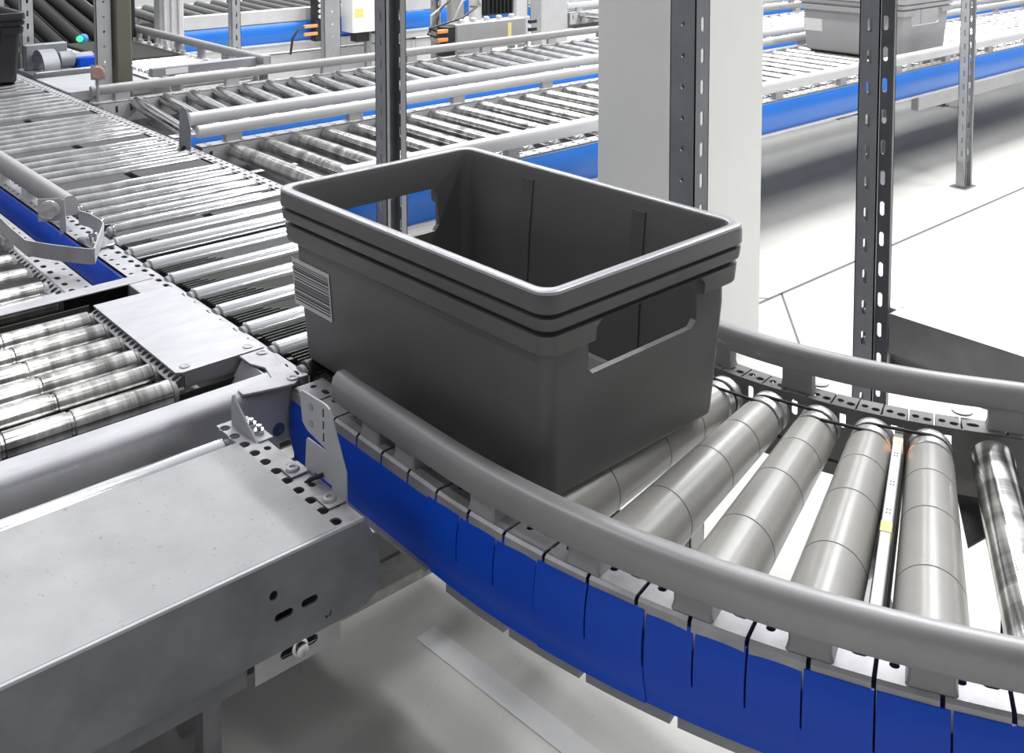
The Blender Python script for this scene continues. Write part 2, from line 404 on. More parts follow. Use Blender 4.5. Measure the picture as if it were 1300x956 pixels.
def reflector(nm, c, r, n, label, lens='lens', back='bracket_sheet', stem=None):
    t = thing(nm, label, 'reflector', (c[0], c[1], c[2]-r-.02))
    n = Vector(n).normalized(); cc = Vector(c); sd = n.cross(Vector((0,0,1))).normalized()
    mb = MB(); mb.lathe(cc - n*.004, n, [(0, r), (.004, r), (.008, r*.96), (.010, r*.8), (.0105, r*.78), (.0095, r*.74), (.010, .0)], 32); mb.build('lens', lens, t)
    mb = MB(); q = [cc - n*.0045 + sd*a + Vector((0,0,b)) for a, b in ((-r*1.1,-r*1.15),(r*1.12,-r*1.15),(r*1.12,r*1.1),(-r*1.1,r*1.1))]
    q2 = [p - n*.002 for p in q]; mb.hexa([tuple(p) for p in q2] + [tuple(p) for p in q]); mb.build('back_plate', back, t)
    return t
vd = Vector((-.55, -.83, .0))
c = at(62.5, 267, .045); rf = reflector('round_reflector', (c.x, c.y, .045), .0245, vd, 'round clear reflector disc on a bracket beside the bent deflector strip')
mb = MB(); sd = vd.normalized().cross(Vector((0,0,1))).normalized()
base = Vector((c.x, c.y, 0)); nrm = vd.normalized()
def refq(a, z, o): p = base + sd*a - nrm*o; return (p.x, p.y, z)
poly = [(-.034,.068),(-.026,.068),(-.022,.03),(-.022,-.075),(-.052,-.075),(-.052,-.028),(-.050,-.020),(-.040,-.034),(-.037,-.02)]
mb.prism(poly, lambda a, z: refq(a, z, .004), lambda a, z: refq(a, z, .006)); mb.build('stand_plate', 'bracket_sheet', rf)

c = at(107.5, 83, .11)
pr = reflector('pink_reflector', (1.43, 4.10, .113), .026, vd, 'small pinkish round reflector on a thin stand beside the main conveyor', 'pink')
mb = MB(); mb.bbox(1.424, 1.434, 4.103, 4.111, -.013, .095, .002); mb.build('stand', 'galv_dark', pr)
mb = MB(); mb.bbox(1.408, 1.440, 4.09, 4.125, -.0115, -.004, .002); mb.build('foot', 'galv_dark', pr)

# pointed upright at the join of the two cross lanes
hk = thing('pointed_guide_plate', 'pointed upright grey guide plate at the left ends of the middle guide rails', 'bracket', (1.405, 3.20, -.012))
mb = MB(); bx_, by_ = 1.374, 3.185
sdv = Vector((math.cos(-.86), math.sin(-.86), 0)); 
poly = [(-.018,-.030),(.004,-.034),(.022,-.020),(.024,.05),(.010,.118),(-.002,.124),(-.013,.118),(-.016,.05)]
mb.prism(poly, lambda a, z: (bx_+sdv.x*a, by_+sdv.y*a, z+.0), lambda a, z: (bx_+sdv.x*a+.0025, by_+sdv.y*a+.0025, z+.0)); mb.build('plate', 'galv_dark', hk)
mb = MB(); mb.lathe((bx_-.001, by_-.001, -.006), (-.7,-.7,0), [(0,.006),(.004,.006),(.005,.003)], 10); mb.build('bolt', 'black', hk)

# ================================================================== TRANSFER PLATE between the side lane and the main conveyor
tp = thing('transfer_plate', 'flat pale metal plate bridging the left roller lane and the main conveyor', 'plate', (.765, 1.84, -.012))
mb = MB(); saw = []
nT = 7
y0, y1 = 1.648, 2.040
for k in range(nT):
    a = y0 + (y1-y0)*k/nT; b = y0 + (y1-y0)*(k+1)/nT; w = (b-a)
    saw += [(.848, a), (.848, a+w*.62), (.842, a+w*.66), (.842, a+w*.96)]
poly = [(.690, y1), (.690, y0+.008), (.700, y0)] + saw + [(.848, y1)]
mb.prism(poly, lambda a, b: (a, b, .0), lambda a, b: (a, b, .003)); mb.build('deck', 'plate', tp)
mb = MB(); mb.bbox(.700, .842, y0, y0+.003, -.026, .0005, .0012); mb.build('front_flange', 'plate', tp)
for x, y in ((.712, y0+.02), (.828, y0+.02)):
    mb = MB(); mb.lathe((x, y, .003), (0,0,1), [(0,.009),(.0012,.009),(.0018,.006),(.0012,.004),(.001,.0001)], 16); mb.build('rivet', 'frame', tp)

# ================================================================== LEFT ROLLER LANE (short rollers, ends at the plate)
left = thing('side_roller_conveyor', 'left roller lane of worn thick steel rollers ending at the pale transfer plate', 'conveyor', (.3, 2.1, -FL))
XS = .676
proto_w = roller_mesh('roller', .86, .0245, 'steel_worn', n=28, grooves=(.60, .70))
for y in (1.647, 1.727, 1.800, 1.874, 1.952, 2.027): place_roller(proto_w, left, (XS-.86, y, -.002), (XS, y, -.002), .0245)
for y in (2.171, 2.256, 2.365, 2.478, 2.592, 2.706, 2.82, 2.93): place_roller(proto_w, left, (XS-.875, y, -.002), (XS-.015, y, -.002), .0245)
for y in (2.310, 2.421, 2.535, 2.649, 2.763):
    mb = MB(); mb.box(-.2, .655, y-.022, y+.022, -.024, -.017)
    for q in range(5): mb.box(-.2, .672, y-.020+q*.0085, y-.0155+q*.0085, -.017, -.0145)
    mb.build('ribbed_belt', 'gap', left)
straight_frame(left, (.742, 2.165), (.742, 3.6), 1, w=.060, pitch=.046)
mb = MB()     # notched strip along the roller ends
cells = [(2.165+.023*k, 2.165+.023*(k+1), 0, .022, (2.165+.023*k+.0115, .009, .0078, .0075)) for k in range(60)]
holed(mb, cells, lambda u, v, w: (.682-v*.9, u, -.010-v*.5-w), .002); mb.build('notched_strip', 'frame', left)
mb = MB()
cells = [(1.648+.0186*k, 1.648+.0186*(k+1), 0, .016, (1.648+.0186*k+.0093, .007, .0062, .006)) for k in range(21)]
holed(mb, cells, lambda u, v, w: (.698-v, u, -.004-v*.5-w), .002); mb.build('notched_strip', 'frame', left)
mb = MB(); mb.box(.700, .703, 1.648, 2.04, -.11, -.003); mb.build('side_frame', 'frame', left)
mb = MB(); mb.box(-.4, .70, 1.56, 3.6, -.125, -.12); mb.build('bottom_pan', 'dark', left)
legs(left, [(.72, 2.3), (.72, 3.3), (-.3, 2.0)])

def channel(x0, x1, y0, y1, z0, z1, t, parent, name, m, mi='trough', rim=.004):
    """open-topped U channel lying along X"""
    mb = MB(); mb.box(x0, x1, y0, y0+t, z0, z1); mb.box(x0, x1, y1-t, y1, z0, z1); mb.box(x0, x1, y0+t, y1-t, z0, z0+t)
    return mb.build(name, m, parent)
cr = thing('cross_channel', 'dark open steel channel crossing the left lane behind the pale transfer plate', 'beam', (.3, 2.09, -.06))
mb = MB(); mb.box(-.35, .69, 2.062, 2.066, -.055, -.004); mb.box(-.35, .80, 2.066, 2.158, -.050, -.046); mb.box(-.35, .80, 2.154, 2.158, -.046, -.006); mb.build('trough', 'trough', cr)  # coloured dark to stand in for the shade inside the open channel
mb = MB(); mb.bbox(-.35, .842, 2.122, 2.160, -.006, -.002, .0015); mb.build('top_flange', 'plate', cr)
mb = MB(); mb.bbox(.790, .842, 2.045, 2.130, -.045, -.004, .002); mb.build('end_block', 'frame', cr)

# ================================================================== FRONT CROSSBEAM
fb = thing('front_crossbeam', 'rounded light grey crossbeam with a square end block, behind the scuffed cover', 'beam', (.35, 1.56, -.13))
prof = [(1.640,-.100),(1.640,-.104),(1.515,-.104),(1.508,-.098),(1.508,-.016),(1.512,-.008),(1.520,-.002),(1.545,.0),(1.560,.0),(1.560,-.003),(1.545,-.004),(1.520,-.007),(1.514,-.016),(1.514,-.098),(1.520,-.100)]
mb = MB(); mb.loft([[(x, y, z) for y, z in prof] for x in (-.4, .826)]); mb.build('channel', 'plate', fb, ang=40)
mb = MB(); mb.box(-.4, .80, 1.562, 1.638, -.100, -.094); mb.box(-.4, .80, 1.636, 1.640, -.10, -.028); mb.build('hollow_shade_sheet', 'trough', fb)  # dark sheet added for the shade in the hollow behind the beam
mb = MB()
poly = [(.800,1.560),(.826,1.545),(.826,1.512),(.842,1.512),(.872,1.530),(.872,1.645),(.845,1.645),(.845,1.60),(.812,1.60)]
mb.prism([(.740,1.510),(.808,1.492),(.822,1.490),(.836,1.500),(.842,1.524),(.842,1.56),(.846,1.566),(.846,1.60),(.850,1.606),(.850,1.645),(.800,1.645),(.800,1.605),(.812,1.575),(.803,1.535),(.740,1.530)], lambda a, b: (a, b, -.002), lambda a, b: (a, b, .002)); mb.build('corner_plate', 'frame', fb, bev=.001)
mb = MB(); mb.hexa([(.765,1.535,-.062),(.768,1.535,-.065),(.768,1.64,-.065),(.765,1.64,-.062),(.803,1.535,-.003),(.806,1.535,-.003),(.806,1.64,-.003),(.803,1.64,-.003)]); mb.build('sloped_gusset', 'frame', fb)
mb = MB(); mb.bbox(.812, .846, 1.52, 1.640, -.075, -.006, .004); mb.build('corner_block', 'frame', fb)
for x, y in ((.828, 1.508), (.836, 1.630)):
    mb = MB(); mb.lathe((x, y, .002), (0,0,1), [(0,.010),(.001,.010),(.0022,.0085),(.0022,.005),(.001,.004),(.001,.0001)], 18); mb.build('screw', 'frame', fb)
mb = MB(); mb.lathe((.800, 1.508, -.076), (0,-1,0), [(0,.011),(.0015,.0105),(.0018,.006),(.001,.004),(.001,.0001)], 18); mb.build('screw', 'screwblue', fb)

# ================================================================== COVERED DRIVE UNIT (bottom left)
bx0 = -.25
dv = thing('covered_drive_unit', 'scuffed sheet-metal covered conveyor end unit filling the lower left corner', 'machine', (.25, 1.25, -FL))
mb = MB(); mb.bbox(bx0, .668, 1.108, 1.385, -.006, 0, .0015); mb.build('top_cover', 'cover', dv)
mb = MB()
nn = 11; p = (1.452-1.106)/nn; cells = []
for k in range(nn):
    u = 1.106+p*k
    cells.append((u, u+p, 0, .017, (u+p*.5, .0065, .0085, .0078))); cells.append((u, u+p, .017, .038, (u+p*.5, .0275-.017+.017-.0005, .0062, .0050) if k % 2 else None))
holed(mb, cells, lambda u, v, w: (.667+v, u, -.001-w), .0025); mb.build('perforated_flange', 'frame', dv)
# front side sheet with a rounded far corner, holes and slots
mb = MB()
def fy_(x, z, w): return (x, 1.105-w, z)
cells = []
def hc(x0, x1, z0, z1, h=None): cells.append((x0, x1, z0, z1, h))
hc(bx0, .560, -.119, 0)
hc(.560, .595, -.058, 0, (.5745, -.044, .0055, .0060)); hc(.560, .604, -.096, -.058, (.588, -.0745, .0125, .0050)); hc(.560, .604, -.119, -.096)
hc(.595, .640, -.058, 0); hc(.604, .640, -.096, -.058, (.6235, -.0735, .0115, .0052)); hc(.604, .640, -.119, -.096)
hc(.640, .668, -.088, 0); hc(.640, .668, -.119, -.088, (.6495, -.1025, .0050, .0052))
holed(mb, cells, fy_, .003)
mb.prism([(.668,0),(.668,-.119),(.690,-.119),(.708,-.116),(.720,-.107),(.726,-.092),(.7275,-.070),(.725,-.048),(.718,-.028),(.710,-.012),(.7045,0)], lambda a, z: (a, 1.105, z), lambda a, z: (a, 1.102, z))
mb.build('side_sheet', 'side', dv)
mb = MB(); mb.bbox(bx0, .7045, 1.1015, 1.106, -.003, .0015, .001); mb.build('top_edge', 'plate', dv)
mb = MB()     # lower bracket plate with a slot
cells = [(.552, .580, -.152, -.110, None), (.580, .650, -.152, -.110, (.612, -.131, .026, .0058)), (.650, .671, -.152, -.110, None)]
holed(mb, cells, lambda x, z, w: (x, 1.112-w, z), .003); mb.build('slotted_bracket', 'galv', dv)
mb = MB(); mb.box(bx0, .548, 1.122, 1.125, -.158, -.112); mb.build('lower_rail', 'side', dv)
mb = MB(); mb.box(.585, .640, 1.120, 1.123, -.142, -.12); mb.build('slot_backing', 'dark', dv)
mb = MB(); mb.lathe((.612, 1.110, -.131), (0,-1,0), [(0,.011),(.003,.011),(.004,.008),(.010,.008),(.011,.006),(.011,.0001)], 20); mb.build('bolt', 'bolt', dv)
mb = MB(); mb.box(bx0, .655, 1.13, 1.37, -.15, -.03); mb.build('motor_housing', 'dark', dv)
mb = MB(); mb.box(.700, .704, 1.106, 1.452, -.10, -.002); mb.build('inner_frame', 'frame', dv)
po = roller_mesh('roller', .92, .021, 'steel_bright', n=28)
place_roller(po, dv, (.665-.92, 1.425, -.010), (.665, 1.425, -.010), .021)
mb = MB(); mb.box(bx0, .66, 1.392, 1.50, -.075, -.07); mb.build('roller_tray', 'olive', dv)
legs(dv, [(.10, 1.24), (.40, 1.24)], 'frame')
# screws on the flange
for x, y in ((.690, 1.262), (.690, 1.165)):
    mb = MB(); mb.bbox(x-.011, x+.017, y-.017, y+.017, .0, .0025, .002); mb.build('foot_tab', 'frame', dv)
    mb = MB(); mb.lathe((x, y, .0025), (0,0,1), [(0,.010),(.001,.010),(.0035,.008),(.004,.0045),(.002,.004),(.002,.0001)], 20); mb.build('screw', 'frame', dv)

# gusset at the back end of the flange
gs = thing('gusset_bracket', 'small triangular steel gusset bolted on the perforated strip behind the drive unit cover', 'bracket', (.69, 1.40, 0))
mb = MB(); poly = [(1.445,-.002),(1.445,.030),(1.441,.043),(1.437,.045),(1.433,.040),(1.362,-.002)]
mb.prism(poly, lambda a, z: (.688, a, z), lambda a, z: (.691, a, z)); mb.build('web', 'bracket_sheet', gs)
mb = MB(); mb.bbox(.691, .714, 1.362, 1.445, -.001, .0015, .001); mb.build('foot', 'bracket_sheet', gs)
mb = MB()
for y in (1.385, 1.41): mb.lathe((.703, y, .0015), (0,0,1), [(0,.008),(.006,.008),(.006,.004),(.012,.004)], 6)
mb.build('bolts', 'bolt', gs)

# white jogged bracket plate standing on the flange in front of the blue guard
wb = thing('white_bracket_plate', 'upright white metal bracket plate standing between the perforated strip and the blue curved guard', 'bracket', (.708, 1.21, 0))
mb = MB()
poly = [(1.256,.0015),(1.252,.044),(1.249,.047),(1.200,.047),(1.200,.051),(1.249,.058),(1.262,.066),(1.268,.104),(1.262,.110),(1.200,.113),(1.190,.110),(1.158,.052),(1.150,.038),(1.150,-.020),(1.160,-.022),(1.175,.0015),(1.185,.0015),(1.185,.006),(1.232,.006),(1.232,.0015)]
mb.prism(poly, lambda a, z: (.7065, a, z), lambda a, z: (.709, a, z)); mb.build('plate', 'bracket_sheet', wb)
mb = MB()
for k in range(3): mb.box(.7055, .7066, 1.2040, 1.2055, .060+.017*k, .071+.017*k)
mb.build('fold_slits', 'black', wb)
mb = MB()
for z in (.072, .096): mb.lathe((.7065, 1.238, z), (-1,0,0), [(0,.0055),(.0012,.005),(.0012,.0001)], 12)
mb.build('screws', 'frame', wb)
mb = MB(); mb.tube([(.7065, 1.207, .012), (.695, 1.222, .003), (.690, 1.228, -.004)], .0032, 8); mb.build('cable_tie', 'trough', wb)

# ================================================================== CURVED CONVEYOR
CC = Vector((2.23, 1.12))
TH1 = 30.5
def pol(r, th, z=0.0):
    """point at radius r, angle th (degrees) of the bend; negative th is the straight lead-in, beyond TH1 the straight run-out"""
    if th < 0: x, y = CC.x - r, CC.y - th*PI/180*1.4
    elif th <= TH1: a = math.radians(th); x, y = CC.x - r*math.cos(a), CC.y - r*math.sin(a)
    else:
        a = math.radians(TH1); s = math.radians(th-TH1)*1.4
        x, y = CC.x - r*math.cos(a) + s*math.sin(a), CC.y - r*math.sin(a) - s*math.cos(a)
    return Vector((x, y, z))
def arc(r, t0, t1, n): return [tuple(pol(r, t0+(t1-t0)*k/n)[:2]) for k in range(n+1)]
cv = thing('curved_conveyor', 'curved conveyor with grey tapered rollers and a slit blue side guard, lower right', 'conveyor', (1.13, .85, -FL))

def arc_frame(r0, r1, t0, t1, name, m, outer):
    rm = (r0+r1)/2; K = 180/PI/rm
    """bent perforated C profile cut into segments; top flange r0..r1"""
    mb = MB(); seg = 2.7; n = max(1, round((t1-t0)/seg)); s = (t1-t0)/n
    for k in range(n):
        a = t0+s*k; g = .10
        rw = r1-r0; A = a/K; S = s/K; G = g/K; hr = min(.0055, rw*.16)
        cells = [(A+G, A+S*.5, r0, r1, (A+S*.28, r0+rw*.5, hr, hr)), (A+S*.5, A+S-G, r0, r1, (A+S*.73, r0+rw*(.4 if outer else .6), min(.009, S*.17), hr))]
        holed(mb, cells, lambda u, v, w: tuple(pol(v, u*K, -.012-w)), .0025)
        # bent web of each segment, chamfered into the flange
        ro = r1 if outer else r0; sg = 1 if outer else -1
        for (o0, z0), (o1, z1) in (((0,-.0120),(.004,-.0155)), ((.004,-.0155),(.005,-.030)), ((.005,-.030),(.005,-.045))):
            P = [pol(ro+sg*o0, a+g, z0), pol(ro+sg*o0, a+s-g, z0), pol(ro+sg*o1, a+s-g, z1), pol(ro+sg*o1, a+g, z1)]
            Q = [pol(ro+sg*(o0-.0025), a+g, z0-.0022), pol(ro+sg*(o0-.0025), a+s-g, z0-.0022), pol(ro+sg*(o1-.0025), a+s-g, z1), pol(ro+sg*(o1-.0025), a+g, z1)]
            mb.add([tuple(p) for p in P+Q], [(0,1,2,3),(7,6,5,4),(0,4,5,1),(1,5,6,2),(2,6,7,3),(3,7,4,0)])
    # roller-side web with upright slots
    ri = r0 if outer else r1
    for k in range(n):
        a = t0+s*k
        A = a/K; S = s/K
        cells = [(A, A+S, -.055, -.0125, (A+S*.5, -.034, .0050, .013) if k % 2 == 0 or outer else None), (A, A+S, -.125, -.055, None)]
        holed(mb, cells, lambda u, v, w: tuple(pol(ri+(w if outer else -w), u*K, v)), .0025)
    P = [pol(r0, t0+(t1-t0)*k/24) for k in range(25)]; Qs = [pol(r1, t0+(t1-t0)*k/24) for k in range(25)]
    mb.loft([[(p.x,p.y,-.128),(q.x,q.y,-.128),(q.x,q.y,-.125),(p.x,p.y,-.125)] for p, q in zip(P, Qs)])
    return mb.build(name, m, cv, ang=25)
arc_frame(1.350, 1.404, -15.7, 52, 'outer_frame', 'frame', True)
arc_frame(.786, .826, -15.7, 52, 'inner_frame', 'frame_dark', False)

# blue guard: a straight piece, then overlapping slit segments
def guard_piece(t0, t1, r=1.406, top=-.022, bot=-.132, m='blue', n=8, slit=None, bulge=.008):
    mb = MB(); rings = []
    for k in range(n+1):
        t = t0+(t1-t0)*k/n; prof = []
        for q in range(11):
            s = q/10; prof.append((bulge*math.sin(PI*min(1, s*1.1+.02))**.8, top+(bot-top)*s))
        rings.append([tuple(pol(r+o, t, z)) for o, z in prof] + [tuple(pol(r+o-.003, t, z)) for o, z in reversed(prof)])
    mb.loft(rings)
    return mb.build('side_guard', m, cv, ang=30)
def slit_guard(t0, t1, r=1.406, nseg=2, **k):
    """guard strip with slits from its top edge half way down: fingers above, continuous below"""
    top, bot = -.022, -.135; mid = -.085
    mb = MB(); bul = .009
    def sec(z): 
        s = (top-z)/(top-bot); return bul*math.sin(PI*min(1, s*1.1+.02))**.8
    def patch(a, b, za, zb, n, q):
        rings = []
        for i in range(n+1):
            t = a+(b-a)*i/n; zs = [za+(zb-za)*j/q for j in range(q+1)]
            rings.append([tuple(pol(r+sec(z), t, z)) for z in zs] + [tuple(pol(r+sec(z)-.003, t, z)) for z in reversed(zs)])
        mb.loft(rings)
    s = (t1-t0)/nseg
    for q in range(nseg): patch(t0+s*q+.05, t0+s*(q+1)-.05, top, mid, 4, 5)
    patch(t0, t1, mid, bot, 4*nseg, 5)
    return mb.build('side_guard', 'blue', cv, ang=30)
guard_piece(-15.6, -.2)
slit_guard(-.2, 8.3, 1.4065, 3)
slit_guard(8.3, 14.6, 1.4085, 2)
slit_guard(14.6, 22.0, 1.4065, 3)
slit_guard(22.0, 31.0, 1.4085, 3)
slit_guard(31.0, 52.0, 1.4065, 6)
# pale lower lip and dark bottom flanges
mb = MB(); mb.loft([[tuple(pol(r, t, z)) for r, z in ((1.396,-.137),(1.412,-.137),(1.412,-.131),(1.396,-.131))] for t in [-15.7+k*1.2 for k in range(14)]]); mb.build('lower_lip', 'frame', cv)
for k in range(10):
    a = 1.2+k*5.0; mb = MB()
    mb.loft([[tuple(pol(r, t, z)) for r, z in ((1.385,-.150),(1.404,-.150),(1.404,-.134),(1.385,-.134))] for t in [a+q*4.6/5 for q in range(6)]]); mb.build('bottom_flange', 'galv_dark', cv)

rail([tuple(pol(1.392, -10.4)[:2])] + [tuple(pol(1.394+.004*min(1,max(0,t/20)), t)[:2]) for t in [-9+k*1.5 for k in range(41)]], cv, 'rail', .037, 1.05)
rail([tuple(pol(.800, t)[:2]) for t in [-12+k*1.6 for k in range(41)]], cv, 'rail', .040, .95)
for t in (-6.6, -3.0, 4.0, 10.9, 16.8, 22.2, 27.2, 33, 39):
    p = pol(1.386, t); rail_brackets(cv, [(p.x, p.y)], math.radians(min(max(t,0),TH1))+PI/2, 'bracket', .046, .030, -.012, .022)
for t in (-8, 2.0, 12.5, 33.0, 44):
    p = pol(.800, t); rail_brackets(cv, [(p.x, p.y)], math.radians(min(max(t,0),TH1))+PI/2, 'bracket', .050, .024, -.012, .024)
for t in (14.3, 30.6):     # small clamp plates outside the inner frame
    mb = MB(); p = pol(.770, t)
    mb.lathe((p.x, p.y, -.010), (0,0,1), [(0,.016),(.003,.016),(.0035,.014)], 16); mb.build('clamp', 'bracket_lt', cv)

# tapered rollers
R0, R1 = .905, 1.343
def cone_r(r): return .0335 + (r-R0)/(R1-R0)*.0115
thetas = [.2, 5.6, 11.0, 16.4, 21.8, 27.2]
for th in thetas:
    pi_ = pol(R0, th, -cone_r(R0)); po_ = pol(R1, th, -cone_r(R1)); d = (po_-pi_); Ln = d.length; d.normalize()
    mb = MB(); n = 40; prof = []
    joints = [.0, .075, .17, .30, Ln-.0005]
    for i in range(len(joints)-1):
        a, b = joints[i], joints[i+1]
        ra = .0335+(a/Ln)*.0115; rb = .0335+(b/Ln)*.0115
        prof += [(a+.0003, ra-.0016), (a+.0009, ra-.0002), (a+.0014, ra), (b-.0014, rb), (b-.0009, rb-.0002), (b-.0003, rb-.0016)]
    prof = [(0, .02)] + prof + [(Ln, .02)]
    mb.lathe(pi_, d, prof, n)
    ro = mb.build('tapered_roller', 'sleeve', cv, ang=18)
    mb = MB(); q = pi_ - d*.048
    mb.lathe(q, d, [(0,.020),(.0005,.0285),(.004,.0318),(.016,.0320),(.018,.0305),(.0205,.0268),(.0225,.0268),(.0245,.0300),(.0265,.0322),(.040,.0322),(.042,.0305),(.0435,.0268),(.0455,.0268),(.047,.0315),(.048,.0325)], 36)
    mb.lathe(q - d*.032, d, [(0,.006),(.032,.006)], 8)
    c = mb.build('drive_collar', 'collar', ro, ang=40)
    mb = MB(); mb.lathe(po_+d*.0005, d, [(0,.026),(.004,.024),(.005,.010),(.012,.006)], 20); mb.build('end_cap', 'cap', ro)
# round belts joining the collars, alternating grooves
for k in range(len(thetas)-1):
    off = -.0265 if k % 2 == 0 else -.0035
    pts = []
    ctr = []
    for th in (thetas[k], thetas[k+1]):
        pi_ = pol(R0, th, -cone_r(R0)); po_ = pol(R1, th, -cone_r(R1)); d = (po_-pi_).normalized(); ctr.append(pi_ + d*off)
    t = (ctr[1]-ctr[0]).normalized(); u = Vector((0,0,1)); r = .0300
    for q in range(13): a = PI/2 + PI*q/12; pts.append(ctr[0] + (t*math.cos(a) + u*math.sin(a))*r)
    for q in range(13): a = -PI/2 + PI*q/12; pts.append(ctr[1] + (t*math.cos(a) + u*math.sin(a))*r)
    pts.append(pts[0])
    mb = MB(); sd = t.cross(u); rings = []
    m_ = len(pts)-1
    for i in range(m_):
        tt = (pts[(i+1) % m_]-pts[i-1]).normalized(); nn_ = sd.cross(tt)
        rings.append([tuple(pts[i] + (sd*math.cos(2*PI*q/8) + nn_*math.sin(2*PI*q/8))*.0027) for q in range(8)])
    rings.append(rings[0]); mb.loft(rings, cap=False); mb.build('drive_belt', 'rubber', cv)
# straight lead-in rollers and steel rollers after the bend
proto_c = roller_mesh('roller', .46, .025, 'steel', n=28)
for y in (1.235, 1.345, 1.455): place_roller(proto_c, cv, (.885, y, 0), (1.345, y, 0), .025)
proto_e = roller_mesh('roller', .474, .031, 'steel_banded', n=36)
for s in (.036, .15, .262, .375):
    th = TH1 + math.degrees(s/1.4)
    place_roller(proto_e, cv, tuple(pol(.868, th)), tuple(pol(1.342, th)), .031)
# dark grooved plates beside the lead-in rollers
for y in (1.29, 1.40, 1.508):
    mb = MB(); mb.box(.90, 1.33, y-.026, y+.026, -.020, -.014)
    for q in range(4): mb.box(.884, 1.0, y-.020+q*.012, y-.017+q*.012, -.014, -.012)
    mb.build('ribbed_belt', 'trough', cv)
# sensor light bar between two rollers
sb0, sb1 = pol(.862, 24.3, -.012), pol(1.345, 24.6, -.012)
d = (sb1-sb0).normalized(); n_ = Vector((-d.y, d.x, 0))
def sbar(a, b, w, z0, z1):
    P = [sb0+d*a-n_*w, sb0+d*b-n_*w, sb0+d*b+n_*w, sb0+d*a+n_*w]
    return [(p.x,p.y,z0) for p in P] + [(p.x,p.y,z1) for p in P]
Lb = (sb1-sb0).length
mb = MB(); mb.hexa(sbar(.045, Lb, .0065, -.022, -.006)); bar = mb.build('sensor_bar', 'bracket_lt', cv, bev=.001)
mb = MB(); mb.hexa(sbar(.0, .045, .0062, -.022, -.007)); mb.build('lens_window', 'lens', bar)
mb = MB(); mb.hexa(sbar(.036, .050, .0068, -.0225, -.0055)); tag(mb.build('indicator', 'amber_led', bar), 'glowing amber indicator window')
mb = MB(); mb.hexa(sbar(.262, .285, .0070, -.0225, -.0053)); mb.build('sticker', 'yellow', bar)
mb = MB()
for a in (.085, .165, .236):
    for o in (-.004, .004):
        for w in (-.003, .001): 
            P = [sb0+d*(a+o+q*.0015)+n_*(w+e) for q, e in ((0,0),(1,0),(1,.002),(0,.002))]
            mb.hexa([(p.x,p.y,-.0062) for p in P] + [(p.x,p.y,-.0056) for p in P])
mb.build('tick_marks', 'ink', bar)
mb = MB(); mb.hexa(sbar(-.0, Lb, .0095, -.075, -.023)); mb.build('carrier_channel', 'trough', cv)
mb = MB(); mb.hexa([(p.x,p.y,z) for z in (-.10,-.02) for p in (sb0+d*.12+n_*.024, sb1+n_*.024, sb1+n_*.026, sb0+d*.12+n_*.026)]); mb.build('side_plate', 'galv', cv)
# black joint plate behind the first steel roller
a0, a1 = pol(.858, TH1-.7, 0), pol(.99, TH1-.4, 0)
mb = MB(); a2 = pol(.86, TH1+4, 0)
mb.prism([(a0.x,a0.y),(a1.x,a1.y),(a2.x,a2.y)], lambda a, b: (a, b, -.10), lambda a, b: (a, b, -.097)); mb.build('joint_plate', 'dark', cv)
# stands and low cross members under the bend
legs(cv, [(pol(.829, t).x, pol(.829, t).y) for t in (-9, 34)] + [(pol(1.375, t).x, pol(1.375, t).y) for t in (44,)])
cm = thing('floor_channel', 'pale steel double channel lying low between the drive unit and the blue curved guard', 'beam', (1.0, 1.48, -.46))
ya = 1.56
mb = MB(); mb.bbox(.60, 1.42, 1.528, 1.604, -.42, -.40, .002); mb.bbox(.60, 1.42, 1.457, 1.518, -.42, -.40, .002); mb.box(.60, 1.42, 1.51, 1.54, -.44, -.415); mb.build('channel', 'cover_rough', cm)
for x in (.66, 1.38):
    for y in (1.488, 1.566): mb = MB(); mb.box(x-.015, x+.015, y-.015, y+.015, -FL, -.42); mb.build('foot', 'frame', cm)

